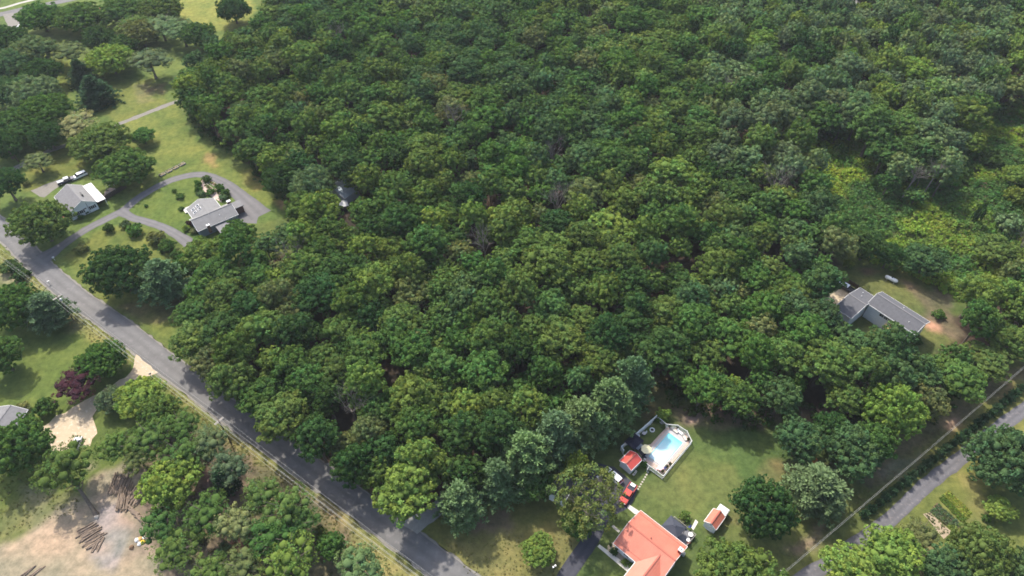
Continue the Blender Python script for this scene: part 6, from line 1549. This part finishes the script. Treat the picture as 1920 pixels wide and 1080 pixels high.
for i in sorted(single, key=lambda i: (WOOD[i][7], WOOD[i][6])):
    x, y, R, h, tn, e, sx, sy = WOOD[i]
    nm = min(MARK, key=lambda m: (m[0][0] - sx) ** 2 + (m[0][1] - sy) ** 2); dx, dy = sx - nm[0][0], sy - nm[0][1]; d_ = math.hypot(dx, dy)
    size = 'broad' if R > 5.8 else 'small' if R < 4.3 else 'medium'
    near = 'close ' if d_ < 60 else '' if d_ < 120 else 'well ' if d_ < 190 else 'far '
    info.append((i, f"{size} {TN[tn]} {'edge tree ' if e else 'tree '}{near}{side_word(dx, dy)} {nm[1]}", 'trees along the edge of the closed wood' if e else 'canopy trees of the closed wood'))
NTH = ['topmost', 'second highest', 'third highest', 'fourth highest', 'fifth highest', 'sixth highest']
tot = {}
for q in info: tot[q[1]] = tot.get(q[1], 0) + 1
seen = {}
for i, lab, grp in info:
    x, y, R, h, tn, e, sx, sy = WOOD[i]; k = seen.get(lab, 0); seen[lab] = k + 1
    if tot[lab] > 1: lab2 = ('upper ' if k == 0 else 'lower ') + lab if tot[lab] == 2 else NTH[min(k, 5)] + ' ' + lab
    else: lab2 = lab
    tree('oak', x, y, R, h, vary(T[tn], .12), lab2, 'tree', grp, var=rngF.randrange(9), rz=rngF.uniform(0, 6.28))
# everything else in the wood: one mass
FAR = [broadleaf(700 + i, R=5.0, Hc=11.5 + i % 3, zc=10.4, nl=24 + i % 4, nt=9, nleaf=7, leaf=.40, k=3, tr=.7, low=-.6) for i in range(5)]
Vs = []; Fs = []; Ts = []; CVs = []; CFs = []; n0 = 0
core = []
for i, w in enumerate(WOOD):
    if i in single: continue
    x, y, R, h, tn, e, sx, sy = w
    V, F, tint, CV, CF = FAR[rngF.randrange(5)]
    a = rngF.uniform(0, 6.28); ca, sa = math.cos(a), math.sin(a); s = R / 5; sz = h / 17
    A = np.array([[ca * s, sa * s, 0], [-sa * s, ca * s, 0], [0, 0, sz]])
    col = np.array(vary(T[tn], .12))
    Vs.append(V @ A + np.array([x, y, 0])); Fs.append(F + n0); Ts.append(tint * col); n0 += len(V)
    core.append((CV @ A + np.array([x, y, 0]), CF, col * .9))
V0 = n0
for cv, cf, col in core:
    Vs.append(cv); CFs.append(cf + n0); Ts.append(np.tile(col, (len(cv), 1))); n0 += len(cv)
me = np_mesh('woodland', np.vstack(Vs), np.vstack(Fs + CFs), M['leaf'], tint=np.vstack(Ts))
tag(obj('woodland', me), 'closed canopy of the far part of the wood', None, kind='stuff')
print('woodland tris', sum(len(f) for f in Fs + CFs))
# its trunks
tm = MB()
for i, w in enumerate(WOOD):
    if i in single: continue
    x, y, R, h, tn, e, sx, sy = w
    if e or (sx > 1300 and sy < 420) or rngF.random() < .15:
        lx_, ly_ = rngF.uniform(-.5, .5), rngF.uniform(-.5, .5)
        tm.tube([(x, y, 0), (x + lx_, y + ly_, h * .45), (x + lx_, y + ly_, h * .75)], [.26, .2, .1], 5, cap=False)
tag(obj('woodland_trunks', tm.mesh('woodland_trunks', M['bark'])), 'trunks standing under the far canopy', None, kind='stuff')

# ---------------------------------------------------------------- undergrowth, crops and rough grass as masses
def scatter(name, pts, seed, label, base_r=.9, nleaf=16, leaf=.28, k=3):
    """pts: list of (x, y, z, r, (r, g, b))"""
    rng = np.random.RandomState(seed); n = len(pts)
    A = np.array([p[:4] for p in pts]); C3 = np.array([p[4] for p in pts])
    d = norm(rng.normal(size=(n, nleaf, 3)) + np.array([0, 0, .8])); d[..., 2] = np.abs(d[..., 2])
    C = A[:, None, :3] + d * A[:, None, 3:4] * rng.uniform(.55, 1.05, (n, nleaf, 1)) * np.array([1, 1, .8])
    Nn = norm(d + rng.normal(0, .4, d.shape)); S = (leaf * A[:, 3] / base_r)[:, None] * rng.uniform(.7, 1.3, (n, nleaf))
    V, F = leaf_polys(C.reshape(-1, 3), Nn.reshape(-1, 3), S.ravel(), rng, k)
    t = C3[:, None, :] * rng.uniform(.8, 1.2, (n, nleaf, 1)); tint = np.repeat(t.reshape(-1, 3), k, 0)
    return tag(obj(name, np_mesh(name, V, F, M['leaf'], tint=tint)), label, None, kind='stuff')
def in_poly(poly, n, rng):
    xs = [p[0] for p in poly]; ys = [p[1] for p in poly]; out = []
    while len(out) < n:
        x, y = rng.uniform(min(xs), max(xs)), rng.uniform(min(ys), max(ys))
        if pin(poly, x, y): out.append((x, y))
    return out
rb_ = random.Random(3); pts = []
for x, y in in_poly(BRUSH_W, 9500, rb_):
    v = float(vnoise(np.array([x]), np.array([y]), 9, 31)[0]); v2 = float(vnoise(np.array([x]), np.array([y]), 3, 32)[0])
    c = (.070 + .26 * max(0, v - .35) , .140 + .26 * max(0, v - .35), .040); z = max(0, v2 - .3) * 3.4
    pts.append((x, y, z * .8, rb_.uniform(.6, 1.25), tuple(q * rb_.uniform(.85, 1.15) for q in c)))
scatter('undergrowth', pts, 8, 'tangled green brush and vines filling the clearing at the right', nleaf=11, leaf=.30)
pts = []
for (x, y) in edge_points(FOREST_W, 1.0, rb_):
    for _ in range(2):
        a, b = x + rb_.uniform(-3.2, 3.2), y + rb_.uniform(-3.2, 3.2); sx, sy = proj(a, b, 1)
        if -50 < sx < 1970 and -50 < sy < 1130: pts.append((a, b, rb_.uniform(0, 1.2), rb_.uniform(.7, 1.5), tuple(q * rb_.uniform(.8, 1.2) for q in (.042, .074, .022))))
BLOCK = W(ROAD_EDGE) 
def near_line(x, y, line, d):
    p = np.array([x, y])
    for a, b in zip(line[:-1], line[1:]):
        a, b = np.array(a), np.array(b); t = np.clip(np.dot(p - a, b - a) / np.dot(b - a, b - a), 0, 1)
        if np.linalg.norm(a + (b - a) * t - p) < d: return True
    return False
DR = [W([(752, 982), (838, 930)]), W([(1060, 790), (1112, 748), (1150, 720), (1190, 700), (1222, 684)])]
pts = [p for p in pts if not near_line(p[0], p[1], BLOCK, ROAD_W + 2.0) and not any(near_line(p[0], p[1], l, 3.4) for l in DR) and not pin(W([(1165, 836), (1231, 779), (1300, 826), (1240, 900)]), p[0], p[1])]
scatter('edge_thicket', pts, 9, 'low bushes and saplings along the edge of the wood', nleaf=20, leaf=.26)
# thin scrub in the roadside copse and on the verge
pts = []
for x, y in in_poly(W([(290, 800), (420, 830), (560, 930), (640, 1020), (660, 1080), (340, 1080), (290, 960), (240, 870)]), 420, rb_): pts.append((x, y, 0, rb_.uniform(.3, .8), tuple(q * rb_.uniform(.8, 1.2) for q in (.085, .090, .035))))
scatter('copse_scrub', pts, 10, 'thin scrub under the roadside copse', nleaf=14, leaf=.18)
pts = []
for x, y in in_poly(W([(1470, 1040), (1560, 960), (1700, 850), (1900, 690), (1930, 690), (1720, 870), (1560, 990), (1490, 1060)]), 500, rb_): pts.append((x, y, 0, rb_.uniform(.15, .4), tuple(q * rb_.uniform(.8, 1.2) for q in (.15, .13, .07))))
scatter('verge_weeds', pts, 12, 'dry weeds on the rough verge under the power line', nleaf=10, leaf=.16)
pts = []
for poly, n, c, r in (([(0, 462), (60, 520), (240, 655), (200, 670), (110, 590), (0, 500)], 380, (.17, .16, .06), .3), ([(300, 710), (420, 810), (560, 910), (760, 1080), (690, 1080), (560, 940), (440, 850), (330, 760)], 700, (.16, .155, .055), .3), ([(0, 850), (150, 890), (150, 960), (0, 1010)], 300, (.11, .12, .04), .3), ([(830, 1010), (1080, 1000), (1050, 1080), (880, 1080)], 300, (.13, .125, .045), .25)):
    for x, y in in_poly(W(poly), n, rb_): pts.append((x, y, 0, rb_.uniform(.5, 1.2) * r, tuple(q * rb_.uniform(.8, 1.2) for q in c)))
scatter('grass', pts, 13, 'tufts of dry grass on the verges and rough lawns', nleaf=10, leaf=.13, base_r=.4)
# vegetable plot
def quad_pt(q, u, v): a = q[0].lerp(q[1], u); b = q[3].lerp(q[2], u); return a.lerp(b, v)
Q1 = [P(1760.5, 935.5), P(1779, 920), P(1822.5, 961.5), P(1803, 980)]
Q2 = [P(1743.5, 959.5), P(1758.5, 943), P(1803, 983.5), P(1786.5, 997)]
Q3 = [P(1731, 963), P(1743, 960), P(1785, 998), P(1770, 1010)]
for nm, q, m_, z in (('vegetable_plot', Q1, M['soil'], .02), ('vegetable_plot', Q2, M['soil'], .024), ('vegetable_plot', Q3, M['soil_pale'], .028)):
    patch(nm, None, m_, z, seed=int(z * 1000), rough=.15, world=[(v.x, v.y) for v in q])
for r_ in range(7):
    pts = []; u = (r_ + .5) / 7
    for k in range(46): c = quad_pt(Q1, u, (k + .5) / 46); pts.append((c.x + rb_.uniform(-.1, .1), c.y + rb_.uniform(-.1, .1), 0, rb_.uniform(.28, .42), tuple(q * rb_.uniform(.85, 1.15) for q in ((.20, .23, .045) if r_ > 2 else (.10, .15, .03)))))
    o = scatter('crop_row', pts, 50 + r_, None, nleaf=9, leaf=.22, base_r=.5)
    tag(o, ['dark green crop row on the lane side of the plot', 'green crop row next to the lane-side one', 'third green crop row from the lane', 'middle light crop row of the plot', 'yellow-green crop row right of the middle', 'yellow-green crop row next to the outermost', 'outermost yellow-green crop row of the plot'][r_], 'crop row', 'crop rows of the vegetable plot')
    del o['kind']
pts = []
for r_ in range(6):
    for k in range(24): c = quad_pt(Q2, (r_ + .5) / 6, (k + .5) / 24); pts.append((c.x + rb_.uniform(-.12, .12), c.y + rb_.uniform(-.12, .12), 0, rb_.uniform(.25, .42), tuple(q * rb_.uniform(.8, 1.2) for q in (.09, .125, .06))))
for k in range(40): c = quad_pt(Q3, rb_.random(), rb_.random()); pts.append((c.x, c.y, 0, rb_.uniform(.15, .3), (.10, .12, .05)))
scatter('cabbage_patch', pts, 60, 'grey-green cabbages in the middle of the vegetable plot', nleaf=12, leaf=.24, base_r=.5)
for o, l2, w2 in BEDS:
    rr_ = random.Random(int(l2 * 100) + len(BEDS)); 
    p_ = [(rr_.uniform(-l2 + .2, l2 - .2), rr_.uniform(-w2 + .2, w2 - .2), .3, rr_.uniform(.12, .25), tuple(q * rr_.uniform(.8, 1.2) for q in (.16, .16, .06))) for _ in range(30)]
    s_ = scatter('planting', p_, 70, None, nleaf=8, leaf=.12, base_r=.3); s_.parent = o
for o, l2 in GB:
    rr_ = random.Random(int(l2 * 100)); p_ = [(rr_.uniform(-l2 + .2, l2 - .2), rr_.uniform(-.5, .5), .2, rr_.uniform(.15, .35), tuple(q * rr_.uniform(.8, 1.2) for q in (.09, .13, .035))) for _ in range(30)]
    s_ = scatter('planting', p_, 71, None, nleaf=8, leaf=.14, base_r=.3); s_.parent = o
bpy.context.view_layer.update()

# ---------------------------------------------------------------- haze
def haze():
    m = bpy.data.materials.new('haze'); m.use_nodes = True; N, L = m.node_tree.nodes, m.node_tree.links
    N.remove(N['Principled BSDF']); v = N.new('ShaderNodeVolumePrincipled')
    v.inputs['Color'].default_value = (.86, .90, .95, 1); v.inputs['Density'].default_value = HAZE; v.inputs['Anisotropy'].default_value = .1
    L.new(v.outputs[0], N['Material Output'].inputs['Volume'])
    t = MB(); t.box(-4100, 4100, -2600, 5100, -1, H + 3); o = t.build('haze', m); tag(o, 'thin pale summer haze in the air', None, kind='stuff')
HAZE = 0.00009
if HAZE: haze()
bpy.context.view_layer.update()
